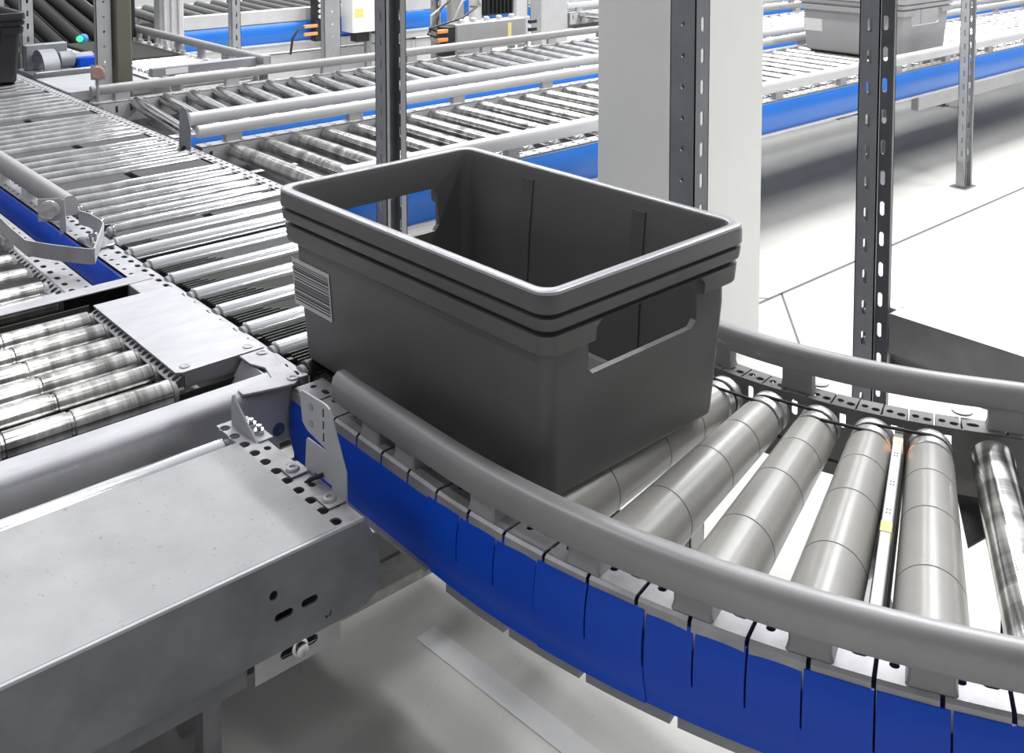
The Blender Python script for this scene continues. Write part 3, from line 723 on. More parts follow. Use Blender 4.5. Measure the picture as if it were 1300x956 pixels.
# ================================================================== CROSS LANES (run away to the right, along X)
def lane(name, label, x0, x1, yn, yf, pitch, mroller, pref, skew=0.0, rr_=.0245, phase=0.0, guard_on=True, frame_m='white_frame', rail_m='rail', far_rail=True, far_z=.036, leg_x=(), kn=1.0, bpitch=.47, bph=.2, near_z=.040, bm='bracket', bl='blue_highlight', far_m=None, ftop=-.012):
    t = thing(name, label, 'conveyor', ((x0+x1)/2, (yn+yf)/2, -FL))
    straight_frame(t, (x0, yn), (x1, yn), 1, w=.055, m=frame_m, pitch=.0575)
    straight_frame(t, (x0, yf), (x1, yf), -1, w=.055, m=frame_m, pitch=.0575, inner_slots=True, top=ftop)
    if guard_on:
        g = guard(t, [(x0+.02, yn-.003), ((x0+x1)/2, yn-.003), (x1, yn-.003)], -1, m=bl, top=-.018, h=.118, bulge=.012)
        mb = MB(); mb.box(x0+.02, x1, yn-.016, yn+.004, -.142, -.134); mb.build('lower_lip', 'rail_white', t)
    rail([(x0+.06+(x1-x0)*k/4, yn+.022) for k in range(5)], t, rail_m, near_z, kn)
    if far_rail: rail([(x0+.0+(x1-x0)*k/4, yf-.020) for k in range(5)], t, far_m or rail_m, far_z, .9)
    nb = int((x1-x0)/bpitch)
    rail_brackets(t, [(x0+bph+bpitch*k, yn+.022) for k in range(nb)], 0, bm, .05, .026, -.012, near_z-.015)
    if far_rail: rail_brackets(t, [(x0+bph*.6+bpitch*k, yf-.020) for k in range(nb)], 0, bm, .06, .024, -.012, far_z-.015)
    a, b = yn+.07, yf-.065
    pr_ = roller_mesh('roller', math.hypot(b-a, skew), rr_, mroller, n=20, neck=.014)
    k = 0
    while x0+.1+phase+pitch*k < x1-.05:
        x = x0+.1+phase+pitch*k
        if k < 95: place_roller(pr_, t, (x-skew/2, a, 0), (x+skew/2, b, 0), rr_)
        k += 1
    mb = MB(); mb.box(x0+.03, x1, yn+.06, yf-.055, -.122, -.118); mb.build('bottom_pan', pref, t)
    legs(t, [(x, y) for x in leg_x for y in (yn+.03, yf-.03)], 'galv')
    return t
l1 = lane('cross_conveyor', 'front cross conveyor of worn steel rollers, starting directly behind the large dark tote', 1.415, 8.6, 2.385, 3.195, .1155, 'steel_worn', 'gap', skew=.0, phase=.0, rail_m='rail_white', leg_x=(2.0, 3.3, 6.4), ftop=-.004, far_z=.040, kn=1.1, near_z=.042)
l2 = lane('cross_conveyor', 'middle cross conveyor of slanted steel rollers, second one behind the dark tote', 1.415, 8.6, 3.355, 4.165, .1155, 'steel', 'gap', skew=.085, phase=.02, rail_m='rail_white', leg_x=(2.2, 4.4, 6.6), kn=1.0, far_m='bracket_grey')
# stepped plates between the slanted rollers at the far side
for k in range(26):
    x = 1.58+.1155*k
    mb = MB(); mb.box(x-.028, x+.030, 3.98, 4.105, -.032, -.026); mb.build('support_plate', 'gap', l2)

# ================================================================== FAR CONVEYORS
# short branch running away from the middle cross lane, along Y
br = thing('branch_conveyor', 'short branch conveyor with a dark belt running away behind the middle cross conveyor', 'conveyor', (2.03, 5.2, -FL))
straight_frame(br, (2.26, 4.30), (2.26, 5.85), 1, w=.05, m='white_frame', pitch=.0575)
straight_frame(br, (1.80, 4.30), (1.80, 5.85), -1, w=.05, m='white_frame', pitch=.0575)
rail([(2.24, 4.28), (2.24, 5.2), (2.24, 5.85)], br, 'bracket', .055, .9)
rail_brackets(br, [(2.24, 4.42+.27*k) for k in range(6)], PI/2, 'bracket', .05, .024, -.012, .04)
pb = roller_mesh('roller', .33, .022, 'steel', n=16)
for k in range(10): place_roller(pb, br, (1.865, 4.34+.075*k, 0), (2.195, 4.34+.075*k, 0), .022)
mb = MB(); mb.bbox(1.865, 2.19, 5.10, 5.84, -.05, -.002, .01); mb.build('belt', 'trough', br)
for k in range(7):
    mb = MB(); mb.lathe((2.215, 5.12+.11*k, -.012), (0,0,1), [(0,.014),(.02,.012),(.024,.006),(.05,.005)], 10); mb.build('stud', 'rail_white', br)
legs(br, [(1.83, 4.6), (2.23, 4.6), (1.83, 5.7), (2.23, 5.7)])
tb = thing('crossbar', 'flat grey steel bar with a pale end sticker lying behind the middle cross conveyor', 'beam', (2.0, 4.36, .03))
mb = MB(); mb.bbox(1.74, 2.30, 4.345, 4.385, .024, .062, .003); mb.build('bar', 'galv_dark', tb)
mb = MB(); mb.box(1.80, 1.90, 4.3440, 4.3448, .030, .056); mb.build('sticker', 'label', tb)
mb = MB(); mb.box(1.825, 1.845, 4.35, 4.38, -.012, .024); mb.build('post', 'galv', tb)

# rear lane with rollers coloured as steel reflecting dark surroundings and a broad pale side
def far_lane(label, x0, x1, y0, y1, zoff=0.0, legsx=()):
    t = thing('far_conveyor', label, 'conveyor', ((x0+x1)/2, (y0+y1)/2, -FL))
    mb = MB(); mb.bbox(x0, x1, y0, y0+.04, -.012, .075, .008); mb.build('upper_side', 'white_frame', t)
    guard(t, [(x0, y0-.002), ((x0+x1)/2, y0-.002), (x1, y0-.002)], -1, m='blue_highlight', top=-.014, h=.125, bulge=.014)
    mb = MB(); mb.bbox(x0, x1, y0-.02, y0+.03, -.150, -.139, .002); mb.bbox(x0, x1, y0, y0+.035, -.20, -.150, .002); mb.build('lower_lip', 'rail_white', t)
    mb = MB(); mb.bbox(x0, x1, y0+.04, y0+.075, -.42, -.22, .003); mb.build('side_beam', 'white_frame', t)
    mb = MB(); mb.bbox(x0, x1, y1-.04, y1, -.16, .02, .003); mb.build('side_frame', 'white_frame', t)
    p = roller_mesh('roller', y1-y0-.12, .030, 'steel_dark', n=14)
    k = 0
    while x0+.08+.125*k < x1 and k < 90:
        x = x0+.08+.125*k; place_roller(p, t, (x, y0+.06, .045), (x+.12, y1-.06, .045), .030); k += 1
    mb = MB(); mb.box(x0, x1, y0+.05, y1-.05, -.10, -.09); mb.build('bottom_pan', 'dark', t)
    legs(t, [(x, y0+.06) for x in legsx] + [(x, y1-.03) for x in legsx])
    return t
far_lane('far conveyor with dark rollers, a pale side and a bright blue guard, top left', 2.50, 4.62, 5.98, 7.2, legsx=(2.7, 4.3))
dr = thing('far_roller_bed', 'dark sloping bed of black rollers in the upper left background', 'conveyor', (1.2, 6.7, -FL))
pd = roller_mesh('roller', 1.75, .038, 'rubber_matte', n=16)
for k in range(19): place_roller(pd, dr, (.18+.122*k, 5.90, -.02), (.30+.122*k, 7.62, .22), .038)
mb = MB(); mb.hexa([(.1,5.88,-.16),(2.44,5.88,-.16),(2.44,7.7,.08),(.1,7.7,.08),(.1,5.88,-.13),(2.44,5.88,-.13),(2.44,7.7,.11),(.1,7.7,.11)]); mb.build('bed', 'dark', dr)
mb = MB(); mb.bbox(.1, 2.44, 5.85, 5.88, -.20, -.02, .004); mb.build('front_beam', 'trough', dr)
legs(dr, [(.3, 5.92), (2.3, 5.92), (.3, 7.6), (2.3, 7.6)], 'galv_dark', top=-.14)

# far lane running along Y at the right of the strut group
fl = thing('far_side_conveyor', 'far conveyor with a blue guard seen just left of the grey column top', 'conveyor', (5.6, 6.3, -FL))
straight_frame(fl, (5.05, 5.25), (5.05, 8.5), -1, w=.05, m='white_frame', pitch=.08)
guard(fl, [(5.045, 5.25), (5.045, 6.5), (5.045, 8.5)], 1, m='blue_highlight', h=.125, bulge=.014)
rail([(5.07, 5.25), (5.07, 6.5), (5.07, 8.5)], fl, 'rail_white', .045, 1.2)
rail_brackets(fl, [(5.07, 5.4+.45*k) for k in range(7)], PI/2, 'bracket_lt', .05, .026, -.012, .03)
pf = roller_mesh('roller', .62, .0245, 'steel_bright', n=14)
for k in range(27): place_roller(pf, fl, (5.12, 5.33+.115*k, 0), (5.74, 5.33+.115*k, 0), .0245)
mb = MB(); mb.box(5.78, 5.80, 5.25, 8.5, -.14, .0); mb.build('side_frame', 'white_frame', fl)
mb = MB(); mb.box(5.06, 5.78, 5.25, 8.5, -.13, -.125); mb.build('bottom_pan', 'gap', fl)
legs(fl, [(5.08, 5.6), (5.76, 5.6), (5.08, 7.5), (5.76, 7.5)])
l3 = lane('rear_cross_conveyor', 'rear cross conveyor of bright rollers just behind the mid grey tote, upper right', 5.0, 10.5, 4.42, 5.2, .1155, 'steel_bright', 'gap', rail_m='rail_white', leg_x=(6.0, 8.2))
l4 = lane('rear_cross_conveyor', 'farthest cross conveyor of bright rollers in the upper right corner', 6.2, 12.0, 6.0, 6.8, .1155, 'steel_bright', 'gap', rail_m='rail_white', leg_x=(7.0, 9.2, 11))
for ll in (l3,): pass

# left far structures
lb = thing('drive_housing', 'grey drive housing with a blue sensor head, right of the black tote, upper left', 'machine', (1.62, 4.9, -FL))
mb = MB(); mb.bbox(1.425, 1.78, 4.43, 4.86, -.02, -.012, .003); mb.bbox(1.425, 1.78, 4.415, 4.43, -.05, -.008, .003); mb.build('flat_cover', 'plate', lb)
mb = MB(); mb.bbox(1.44, 1.78, 4.92, 4.95, -.03, .005, .004); mb.build('cross_rail', 'galv', lb)
mb = MB()
prf = [(5.20+.10*math.cos(a), .0+.085*math.sin(a)) for a in [PI*k/14 for k in range(15)]]
prf2 = [(5.20+.085*math.cos(a), .0+.07*math.sin(a)) for a in [PI*k/14 for k in range(14,-1,-1)]]
mb.prism(prf+prf2, lambda y, z: (1.50, y-.12, z), lambda y, z: (1.57, y-.12, z)); mb.build('arched_sheet', 'galv_dark', lb)
mb = MB(); mb.bbox(1.66, 1.785, 5.02, 5.14, -.02, .04, .01); mb.build('blue_motor', 'blue', lb)
mb = MB(); mb.lathe((1.58, 5.07, .03), (1,0,0), [(0,.02),(.01,.04),(.07,.04),(.08,.028),(.16,.028)], 18); mb.build('motor', 'galv_dark', lb)
mb = MB(); mb.bbox(1.47, 1.66, 5.16, 5.20, -.02, .10, .006); mb.build('rear_sheet', 'galv_dark', lb)
mb = MB(); mb.lathe((1.70, 5.05, .125), (-.6,-.75,0), [(0,.022),(.03,.022),(.034,.018)], 16); mb.build('sensor_head', 'cyan', lb)
mb = MB(); mb.lathe((1.672, 5.02, .128), (-.6,-.75,.1), [(0,.014),(.012,.013),(.014,.008)], 14); tag(mb.build('indicator', 'green_led', lb), 'glowing green indicator')
mb = MB(); mb.bbox(1.46, 1.785, 4.98, 5.25, -.30, -.02, .004); mb.box(1.5, 1.54, 5.0, 5.04, -FL, -.3); mb.box(1.72, 1.76, 5.0, 5.04, -FL, -.3); mb.box(1.5, 1.54, 5.2, 5.24, -FL, -.3); mb.build('base', 'galv_dark', lb)
for y in (4.44, 4.80):
    mb = MB(); mb.box(1.47,1.51,y,y+.04,-FL,-.02); mb.build('leg', 'galv', lb)

# ================================================================== STRUT POSTS (slotted C profile)
def strut(label, x, y, rot, z1=1.6, web='slot', m='galv_dark', flange='slot', pitch=.0625, w=.064, d=.044, ph=0.0, base=True, z0=-FL, group=None, mf=None, cap=False, lip=.011):
    """C profile: the web (width w along local x) at local y=0, flanges reach to local y=-d"""
    t = thing('strut_post', label, 'post', (x, y, z0), group)
    c, s = math.cos(rot), math.sin(rot)
    def T(a, b, z): return (x + a*c - b*s, y + a*s + b*c, z)
    n = int((z1-z0)/pitch); th = .0022
    def face(wd, f, kind):
        cells = []
        for k in range(n):
            a = z0+.004+pitch*k; h = {'slot': (wd/2, a+pitch/2, .0052, .0145), 'round': (wd/2, a+pitch/2, .0052, .0052), 'none': None}[kind]
            cells.append((0, wd, a, a+pitch, h))
        mb = MB(); holed(mb, cells, f, th); return mb
    face(w, lambda u, v, q: T(u-w/2, -q, v), web).build('web', m, t, smooth=True)
    face(d, lambda u, v, q: T(-w/2+q, -u, v), flange).build('flange', mf or m, t)
    face(d, lambda u, v, q: T(w/2-q, -u, v), flange).build('flange', m, t)
    mb = MB(); zt = z0+.004+pitch*n
    def L(a0, a1, b0, b1): 
        P = [T(a0,b0,0), T(a1,b0,0), T(a1,b1,0), T(a0,b1,0)]
        mb.hexa([(p[0],p[1],z0+.004) for p in P] + [(p[0],p[1],zt) for p in P])
    L(-w/2, -w/2+lip*.6, -d, -d+th); L(w/2-lip, w/2, -d, -d+th)
    mb.build('lips', 'rail', t)
    if base:
        mb = MB(); P = [T(a, b, 0) for a, b in ((-w*.8,-d*1.3),(w*.8,-d*1.3),(w*.8,d*.5),(-w*.8,d*.5))]
        mb.hexa([(p[0],p[1],z0) for p in P] + [(p[0],p[1],z0+.005) for p in P])
        for sgn in (-1, 1):
            a = sgn*(w/2+.001); P = [T(a, -d, z0+.005), T(a, 0, z0+.005), T(a, 0, z0+.12), T(a, -d*.6, z0+.12)]; Q = [T(a+sgn*.003, -d, z0+.005), T(a+sgn*.003, 0, z0+.005), T(a+sgn*.003, 0, z0+.12), T(a+sgn*.003, -d*.6, z0+.12)]
            mb.loft([P, Q])
        mb.build('foot_plate', 'galv', t)
    return t
strut('dull slotted strut post rising directly behind the left end of the dark tote', 1.540, 2.285, 0, lip=.018, d=.05)
strut('dark slotted strut post carrying the shelf beam, standing right of the curved conveyor', 1.870, 1.078, 0, lip=.008)
strut('dark strut with round holes standing in front of the grey column', 1.590, 1.317, PI/2, web='round', flange='slot', m='galv_dark')
strut('light slotted strut post with its foot visible on the white floor, upper right', 4.680, 2.215, 0, m='galv_light', web='slot')
strut('pale strut with round holes, directly left of the olive square tube', 1.553, 4.37, PI, web='round', m='galv_light', d=.03, flange='none', w=.062)
strut('grey strut with round holes behind the middle cross conveyor, left of the white enclosure', 2.66, 4.40, PI, web='round', m='galv_light', flange='none', w=.090, d=.035)
strut('slender galvanised strut behind the branch conveyor, in front of the far blue guard', 2.50, 5.10, PI, web='slot', m='galv_light', flange='round', w=.05)
strut('leftmost pale slotted strut behind the dark tote in the upper left corner', 1.46, 5.52, PI, web='slot', m='galv_light', w=.05)
strut('pale slotted strut just right of the dark tote in the upper left corner', 1.525, 5.30, PI, web='slot', m='galv_light', w=.055)
strut('thin grey strut standing right of the cable junction box in the background', 4.55, 5.15, 0, m='galv', w=.05)
strut('thin grey strut standing behind the cable junction box in the background', 3.98, 5.35, 0, m='galv', w=.05)

ot = thing('square_tube_post', 'olive grey square tube post directly right of a pale strut with round holes', 'post', (1.625, 4.38, -FL))
mb = MB(); mb.bbox(1.592, 1.660, 4.345, 4.41, -FL, 1.6, .006); mb.build('tube', 'olive', ot)
mb = MB(); mb.bbox(1.590, 1.675, 4.33, 4.425, -FL, -FL+.008, .002); mb.build('foot_plate', 'olive', ot)
gp = thing('square_tube_post', 'ribbed pale machine post behind the branch conveyor in the upper left background', 'post', (2.42, 5.72, -FL))
mb = MB(); mb.bbox(2.33, 2.47, 5.68, 5.78, -FL, 1.6, .012)
for k in range(3): mb.bbox(2.345+.042*k, 2.362+.042*k, 5.670, 5.69, -FL, 1.6, .004)
mb.build('tube', 'white_frame', gp)
gd = thing('square_tube_post', 'dark square tube post left of the ribbed pale machine post in the background', 'post', (2.20, 5.75, -FL))
mb = MB(); mb.bbox(2.160, 2.225, 5.77, 5.83, -FL, 1.6, .006); mb.build('tube', 'trough', gd)

# grey building column
cl = MB(); cl.bbox(2.195, 2.585, 1.825, 2.150, -FL, 2.6, .012)
co = cl.build('building_column', 'column_l'); tag(co, 'massive smooth light grey square building column behind the moving tote', 'column')

# shelf beam bolted to the dark strut
sh = thing('shelf_beam', 'galvanised C beam bolted to the dark strut post at the right edge', 'beam', (1.87, .6, -.14))
mb = MB(); prof = [(0,-.020),(.045,-.020),(.045,-.032),(.043,-.032),(.043,-.022),(.002,-.022),(.002,-.098),(.018,-.104),(.018,-.120),(.002,-.126),(.002,-.140),(.043,-.140),(.043,-.130),(.045,-.130),(.045,-.142),(0,-.142),(0,-.125),(.016,-.119),(.016,-.105),(0,-.099)]
mb.loft([[(1.862+a, y, z) for a, z in prof] for y in (1.012, -.9)]); mb.build('beam', 'galv', sh, ang=30)
mb = MB(); mb.bbox(1.862, 1.915, 1.012, 1.0145, -.142, -.02, .001); mb.bbox(1.9135, 1.916, 1.012, 1.060, -.130, -.03, .001); mb.build('end_plate', 'galv', sh)
for z in (-.040, -.098):
    mb = MB(); mb.lathe((1.872, 1.070, z), (-.15,-1,0), [(-.02,.006),(-.001,.006),(0,.014),(.004,.014),(.004,.010),(.011,.010),(.012,.006),(.018,.006)], 12); mb.build('bolt', 'bolt', sh)

# ================================================================== TOTES
def rrect(hx, hy, r, n=5):
    P = []
    for cx_, cy_, a0 in ((hx-r, hy-r, 0), (-hx+r, hy-r, PI/2), (-hx+r, -hy+r, PI), (hx-r, -hy+r, 1.5*PI)):
        for k in range(n+1): a = a0+PI/2*k/n; P.append((cx_+r*math.cos(a), cy_+r*math.sin(a)))
    return P
def tote(label, x, y, yaw, w, l, h, m, rim_m=None, lab=None, group=None):
    t = thing('storage_tote', label, 'tote', (x, y, 0))
    t.rotation_euler = (0, 0, yaw)
    hx, hy = w/2, l/2
    outer = [(0, .040, .014), (.004, .036, .018), (.012, .034, .02), (.6*h, .022, .022), (h*.70, .022, .022), (h*.705, .010, .024), (h*.715, .008, .024), (h*.80, .006, .024), (h*.805, .014, .022),
             (h*.825, .014, .022), (h*.830, .004, .024), (h*.84, .003, .025), (h*.885, .001, .026), (h*.89, .008, .024), (h*.905, .008, .024), (h*.91, .0, .026), (h*.97, 0, .026), (h, .002, .026)]
    inner = [(h, .017, .02), (h*.975, .020, .02), (h*.6, .032, .02), (.012, .042, .02), (.008, .048, .02)]
    rings = [[(px, py, z) for px, py in rrect(hx-i, hy-i, r)] for z, i, r in outer+inner]
    mb = MB(); mb.loft(rings)
    # vertical ribs on the outside, between body and ledges
    ob = mb.build('body', m, t, frame='local', ang=28)
    # grip openings through both short ends
    cb = MB(); cw = w*.27
    for sgn in (-1, 1):
        yy = sgn*(hy-.02); P = []
        for zz in (0,):
            prof = [(-cw+.01,h*.53),(cw-.01,h*.53),(cw,h*.53+.01),(cw,h*.80-.01),(cw-.01,h*.80),(-cw+.01,h*.80),(-cw,h*.80-.01),(-cw,h*.53+.01)]
            cb.loft([[(a, yy-.05, z) for a, z in prof], [(a, yy+.05, z) for a, z in prof]])
    co_ = cb.build('cutter', m, None, frame='local', smooth=False); co_.parent = t
    bo = ob.modifiers.new('grip', 'BOOLEAN'); bo.object = co_; bo.operation = 'DIFFERENCE'; bo.solver = 'EXACT'
    bpy.context.view_layer.update()
    dg = bpy.context.evaluated_depsgraph_get(); nm = bpy.data.meshes.new_from_object(ob.evaluated_get(dg))
    ob.modifiers.clear(); ob.data = nm; bpy.data.objects.remove(co_)
    mb = MB(); rr = [[(px, py, z) for px, py in rrect(hx-i, hy-i, .026)] for z, i in ((h+.0005,.014),(h+.0018,.012),(h+.0018,.003),(h+.0005,.001),(h-.003,.0005),(h-.003,.0135))]
    rr.append(rr[0]); mb.loft(rr, cap=False); mb.build('rim', rim_m or m, t, frame='local')
    # upright ribs inside the long walls
    for sx in (-1, 1):
        for yy in (-hy*.40, hy*.40):
            mb = MB(); P = []
            for z, i in ((.012, .038), (h*.6, .028), (h*.93, .017)):
                a, b = sorted((sx*(hx-i), sx*(hx-i-.007))); P.append([(a, yy-.014, z), (b, yy-.014, z), (b, yy+.014, z), (a, yy+.014, z)])
            mb.loft(P); mb.build('inner_rib', m, t, frame='local')
    if lab: 
        side, a0, a1, z0, z1, stripes = lab
        X = -(hx-.0240)-.004
        def wallx(z): return -(hx - (.034 + (.022-.034)*(z-.012)/(h*.6-.012)))-.0008
        mb = MB()
        if side == 'long': mb.hexa([(wallx(z0)-.0002,a0,z0),(wallx(z0),a0,z0),(wallx(z0),a1,z0),(wallx(z0)-.0002,a1,z0),(wallx(z1)-.0002,a0,z1),(wallx(z1),a0,z1),(wallx(z1),a1,z1),(wallx(z1)-.0002,a1,z1)])
        lb_ = mb.build('label', 'label', t, frame='local')
        if stripes:
            mb = MB(); z = z0+.008
            while z < z1-.008:
                hh = random.choice((.0012,.002,.003)); 
                X0 = wallx(z)-.0006
                mb.box(X0-.0002, X0+.0003, a0+.004, a1-.004, z, z+hh); z += hh+random.choice((.0015,.0025,.0035))
            mb.build('barcode', 'ink', lb_, frame='local')
    return t
tt = tote('large open dark grey tote with a barcode label, in the middle of the picture', 1.072, 1.270, math.radians(1.2), .432, .672, .300, 'tote', 'rim', ('long', .200, .318, .095, .178, True))
tote('mid grey tote with a white sticker on the front cross conveyor, upper right', 4.92, 2.80, 0, .52, .60, .30, 'tote_pale', 'rim', ('long', .16, .27, .10, .165, False))
tote('black tote on the main conveyor, cut by the left picture edge', 1.140, 5.02, 0, .43, .60, .30, 'tote_black')

# ================================================================== CONTROL BOXES AND CABLES IN THE BACKGROUND
def plugs(parent, x, y, z, n, dx, dz, m='orange', L=.05):
    for k in range(n):
        mb = MB(); mb.bbox(x-L, x, y-.010, y+.010, z+dz*k-.010, z+dz*k+.010, .004); mb.build('plug', m, parent)
jb = thing('terminal_box', 'black terminal strip box with orange plugs beside the far blue guard', 'control box', (3.36, 5.90, -.10))
mb = MB(); mb.bbox(3.50, 3.60, 5.86, 5.93, -.12, .14, .006); mb.build('cover', 'white', jb)
mb = MB(); mb.bbox(3.42, 3.50, 5.87, 5.93, -.14, .15, .005); mb.build('terminal_strip', 'black', jb)
mb = MB(); mb.bbox(3.53, 3.57, 5.90, 5.94, -FL, -.12, .003); mb.build('stand', 'galv', jb)
for k in range(4):
    mb = MB(); mb.lathe((3.455, 5.87, .02+.035*k), (0,-1,0), [(0,.013),(.012,.013),(.014,.008)], 10); mb.build('gland', 'white', jb)
plugs(jb, 3.43, 5.86, -.085, 2, 0, .05, L=.10)
mb = MB(); mb.tube([(3.34,5.86,-.035),(3.28,5.84,-.05),(3.24,5.84,-.10),(3.23,5.85,-.2)], .008, 8); mb.build('cable', 'black', jb)
we = thing('white_enclosure', 'white electrical enclosure with yellow marks standing behind the grey strut post', 'cabinet', (3.95, 5.9, -.16))
mb = MB(); mb.bbox(3.66, 4.08, 5.80, 5.95, -.10, .45, .008); mb.build('body', 'white', we)
mb = MB(); mb.box(3.675, 3.74, 5.7985, 5.8, .0, .06); mb.box(3.86, 3.94, 5.7985, 5.8, .13, .20); mb.build('sticker', 'yellow', we)
mb = MB(); mb.lathe((4.02, 5.80, .04), (0,-1,0), [(0,.035),(.03,.035),(.035,.028)], 20); mb.build('knob', 'black', we)
for a, b in ((3.70, 3.80), (3.90, 4.02)):
    mb = MB(); mb.bbox(a, b, 5.82, 5.90, -.165, -.10, .003); mb.build('gland_box', 'black', we)
mb = MB(); mb.bbox(3.83, 3.87, 5.90, 5.94, -FL, -.10, .003); mb.build('stand', 'galv', we)
mb = MB(); 
for x in (3.93, 3.98): mb.lathe((x, 5.82, -.13), (0,-1,0), [(0,.02),(.03,.02),(.034,.012)], 12)
mb.build('gland', 'white', we)

cbx = thing('junction_box', 'long grey junction box with plugs and cables behind the middle cross conveyor', 'control box', (3.55, 4.33, -.08))
mb = MB(); mb.bbox(3.36, 3.86, 4.32, 4.40, -.03, .12, .008); mb.build('body', 'rail', cbx)
mb = MB(); mb.box(3.72, 3.745, 4.3185, 4.32, .01, .10); mb.build('sticker', 'yellow', cbx)
mb = MB(); mb.bbox(3.29, 3.36, 4.325, 4.395, -.05, .11, .004); mb.build('connector_block', 'black', cbx)
plugs(cbx, 3.31, 4.33, .0, 3, 0, .045, L=.07)
for k in range(5):
    mb = MB(); mb.lathe((3.42+.09*k, 4.36, .12), (0,0,1), [(0,.016),(.018,.016),(.022,.010)], 10); mb.build('gland', 'rail_white', cbx)
plugs(cbx, 3.95, 4.34, .0, 3, 0, .045, m='black', L=.06)
for x in (3.40, 3.76):
    mb = MB(); mb.box(x, x+.04, 4.35, 4.37, -FL, -.03); mb.build('stand', 'galv', cbx)
for k, (x, dy, hgt) in enumerate(((3.26, .0, .10), (3.24, .02, .16), (3.25, -.02, .05))):
    mb = MB(); mb.tube([(x, 4.33, .03+.03*k), (x-.05, 4.34, .05+.03*k), (x-.02+.1*k, 4.38+dy, .12+hgt*.5), (x+.20+.1*k, 4.50, .13+hgt), (x+.55, 4.75, .10+hgt)], .006, 8); mb.build('cable', 'black' if k else 'cable', cbx)
mc = thing('motor_controller', 'small black finned controller with cables behind the junction box, among the far struts', 'control box', (4.3, 5.0, -.1))
mb = MB(); mb.bbox(4.10, 4.34, 4.98, 5.06, .05, .17, .01)
for k in range(7): mb.box(4.115+.032*k, 4.125+.032*k, 4.965, 4.99, .06, .16)
mb.build('body', 'black', mc)
mb = MB(); mb.bbox(4.02, 4.10, 5.0, 5.05, .0, .20, .01); mb.build('bracket', 'rail_white', mc)
mb = MB(); mb.bbox(4.36, 4.47, 4.99, 5.04, .0, .26, .012); mb.build('bracket', 'rail_white', mc)
mb = MB(); mb.bbox(4.1, 4.5, 5.0, 5.05, -.12, .02, .006); mb.build('foot_beam', 'white_frame', mc)
for x in (4.14, 4.42):
    mb = MB(); mb.bbox(x, x+.04, 5.0, 5.04, -FL, -.12, .003); mb.build('leg', 'galv', mc)
mb = MB(); mb.tube([(4.08,5.0,.12),(4.0,4.96,.20),(3.9,4.95,.16),(3.82,4.93,.06),(3.80,4.93,-.05)], .007, 8); mb.build('cable', 'cable', mc)
fcv = thing('flow_pipe', 'thick pale upright pipe among the far struts behind the middle cross conveyor', 'pipe', (4.0, 5.2, -FL))
mb = MB(); mb.lathe((4.115, 5.30, -FL), (0,0,1), [(0,.07),(.01,.07),(.012,.055),(.95,.055),(.96,.06),(1.0,.06),(1.01,.05),(2.0,.05)], 28); mb.build('pipe', 'rail', fcv)
pnl = thing('control_cabinet', 'pale grey control cabinet with a yellow strip right of the black finned controller', 'cabinet', (4.66, 5.1, -FL))
mb = MB(); mb.bbox(4.62, 4.86, 5.02, 5.14, -.30, .19, .008); mb.build('body', 'white_frame', pnl)
mb = MB(); mb.box(4.66, 4.80, 5.0185, 5.02, .13, .15); mb.build('strip', 'yellow', pnl)
for x in (4.64, 4.80):
    mb = MB(); mb.bbox(x, x+.04, 5.04, 5.1, -FL, -.3, .003); mb.build('leg', 'galv', pnl)
# small bracket hanging below the right end of the front cross conveyor
hb = thing('hanging_bracket', 'folded pale sheet bracket hanging under the blue guard beside the splayed strut post', 'bracket', (4.20, 2.45, -.19))
mb = MB(); mb.bbox(3.95, 4.36, 2.40, 2.56, -.165, -.16, .001); mb.bbox(4.36, 4.365, 2.40, 2.56, -.215, -.16, .001); mb.build('sheet', 'galv', hb)
ub = thing('under_beam', 'long pale beam running under the blue guard at the right picture edge', 'beam', (6.2, 2.5, -.3))
mb = MB(); mb.bbox(4.75, 8.5, 2.46, 2.50, -.245, -.150, .003); mb.build('beam', 'white_frame', ub)

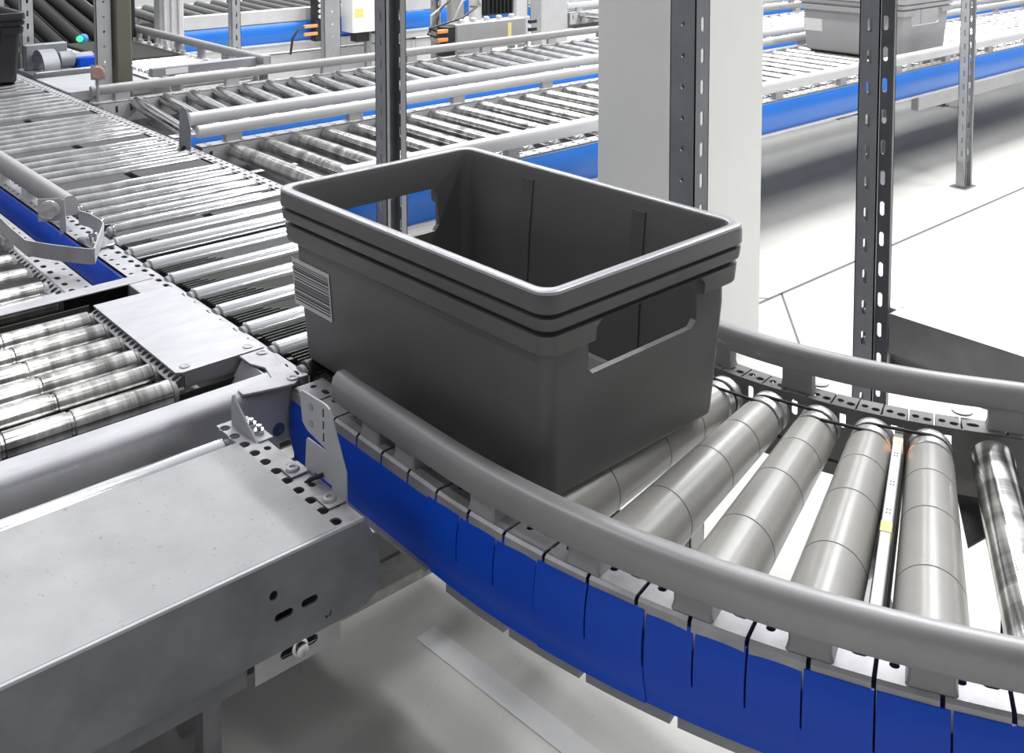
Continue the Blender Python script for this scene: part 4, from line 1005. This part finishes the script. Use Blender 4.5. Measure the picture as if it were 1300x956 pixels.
# ================================================================== LIGHT
w = bpy.data.worlds.new('world'); bpy.context.scene.world = w; w.use_nodes = True
nt = w.node_tree; bg = nt.nodes['Background']; bg.inputs['Strength'].default_value = 1.0
# gradient shaped for roller contrast: dim behind viewer, bright hall to the upper right
tc = nt.nodes.new('ShaderNodeTexCoord'); dp = nt.nodes.new('ShaderNodeVectorMath'); dp.operation = 'DOT_PRODUCT'
dp.inputs[1].default_value = Vector((.72, .62, .15)).normalized(); nt.links.new(tc.outputs['Generated'], dp.inputs[0])
cr_ = nt.nodes.new('ShaderNodeValToRGB'); mr = nt.nodes.new('ShaderNodeMapRange'); mr.inputs['From Min'].default_value = -1; mr.inputs['From Max'].default_value = 1
nt.links.new(dp.outputs['Value'], mr.inputs['Value']); nt.links.new(mr.outputs['Result'], cr_.inputs['Fac'])
e = cr_.color_ramp.elements; e[0].position = .30; e[0].color = (.17,.17,.175,1); e[1].position = .97; e[1].color = (1.0,1.04,1.1,1)
m1 = e.new(.62); m1.color = (.30,.305,.32,1); m2 = e.new(.82); m2.color = (.55,.57,.60,1)
nt.links.new(cr_.outputs['Color'], bg.inputs['Color'])
def lamp(x, y, z, sx, sy, power, col=(1,1,1), rot=(0,0,0)):
    d = bpy.data.lights.new('ceiling_lamp', 'AREA'); d.shape = 'RECTANGLE'; d.size = sx; d.size_y = sy; d.energy = power; d.color = col
    o = bpy.data.objects.new('ceiling_lamp', d); COL.objects.link(o); o.location = (x, y, z); o.rotation_euler = rot
    return o
for k, y in enumerate((-.2, 2.4, 5.0, 7.6)):
    lamp(1.4, y, 4.4, .22, 1.9, (9, 22, 30, 30)[k])
    lamp(3.6, y, 4.4, .22, 1.9, (54, 80, 75, 60)[k])
    lamp(6.2, y, 4.4, .22, 1.9, (70, 150, 130, 100)[k])
lamp(-1.6, 3.0, 4.4, .22, 2.4, 38)
sc = bpy.context.scene
sc.view_settings.view_transform = 'Standard'; sc.view_settings.look = 'None'; sc.view_settings.gamma = 1; sc.view_settings.use_curve_mapping = False
sc.view_settings.exposure = 0.40
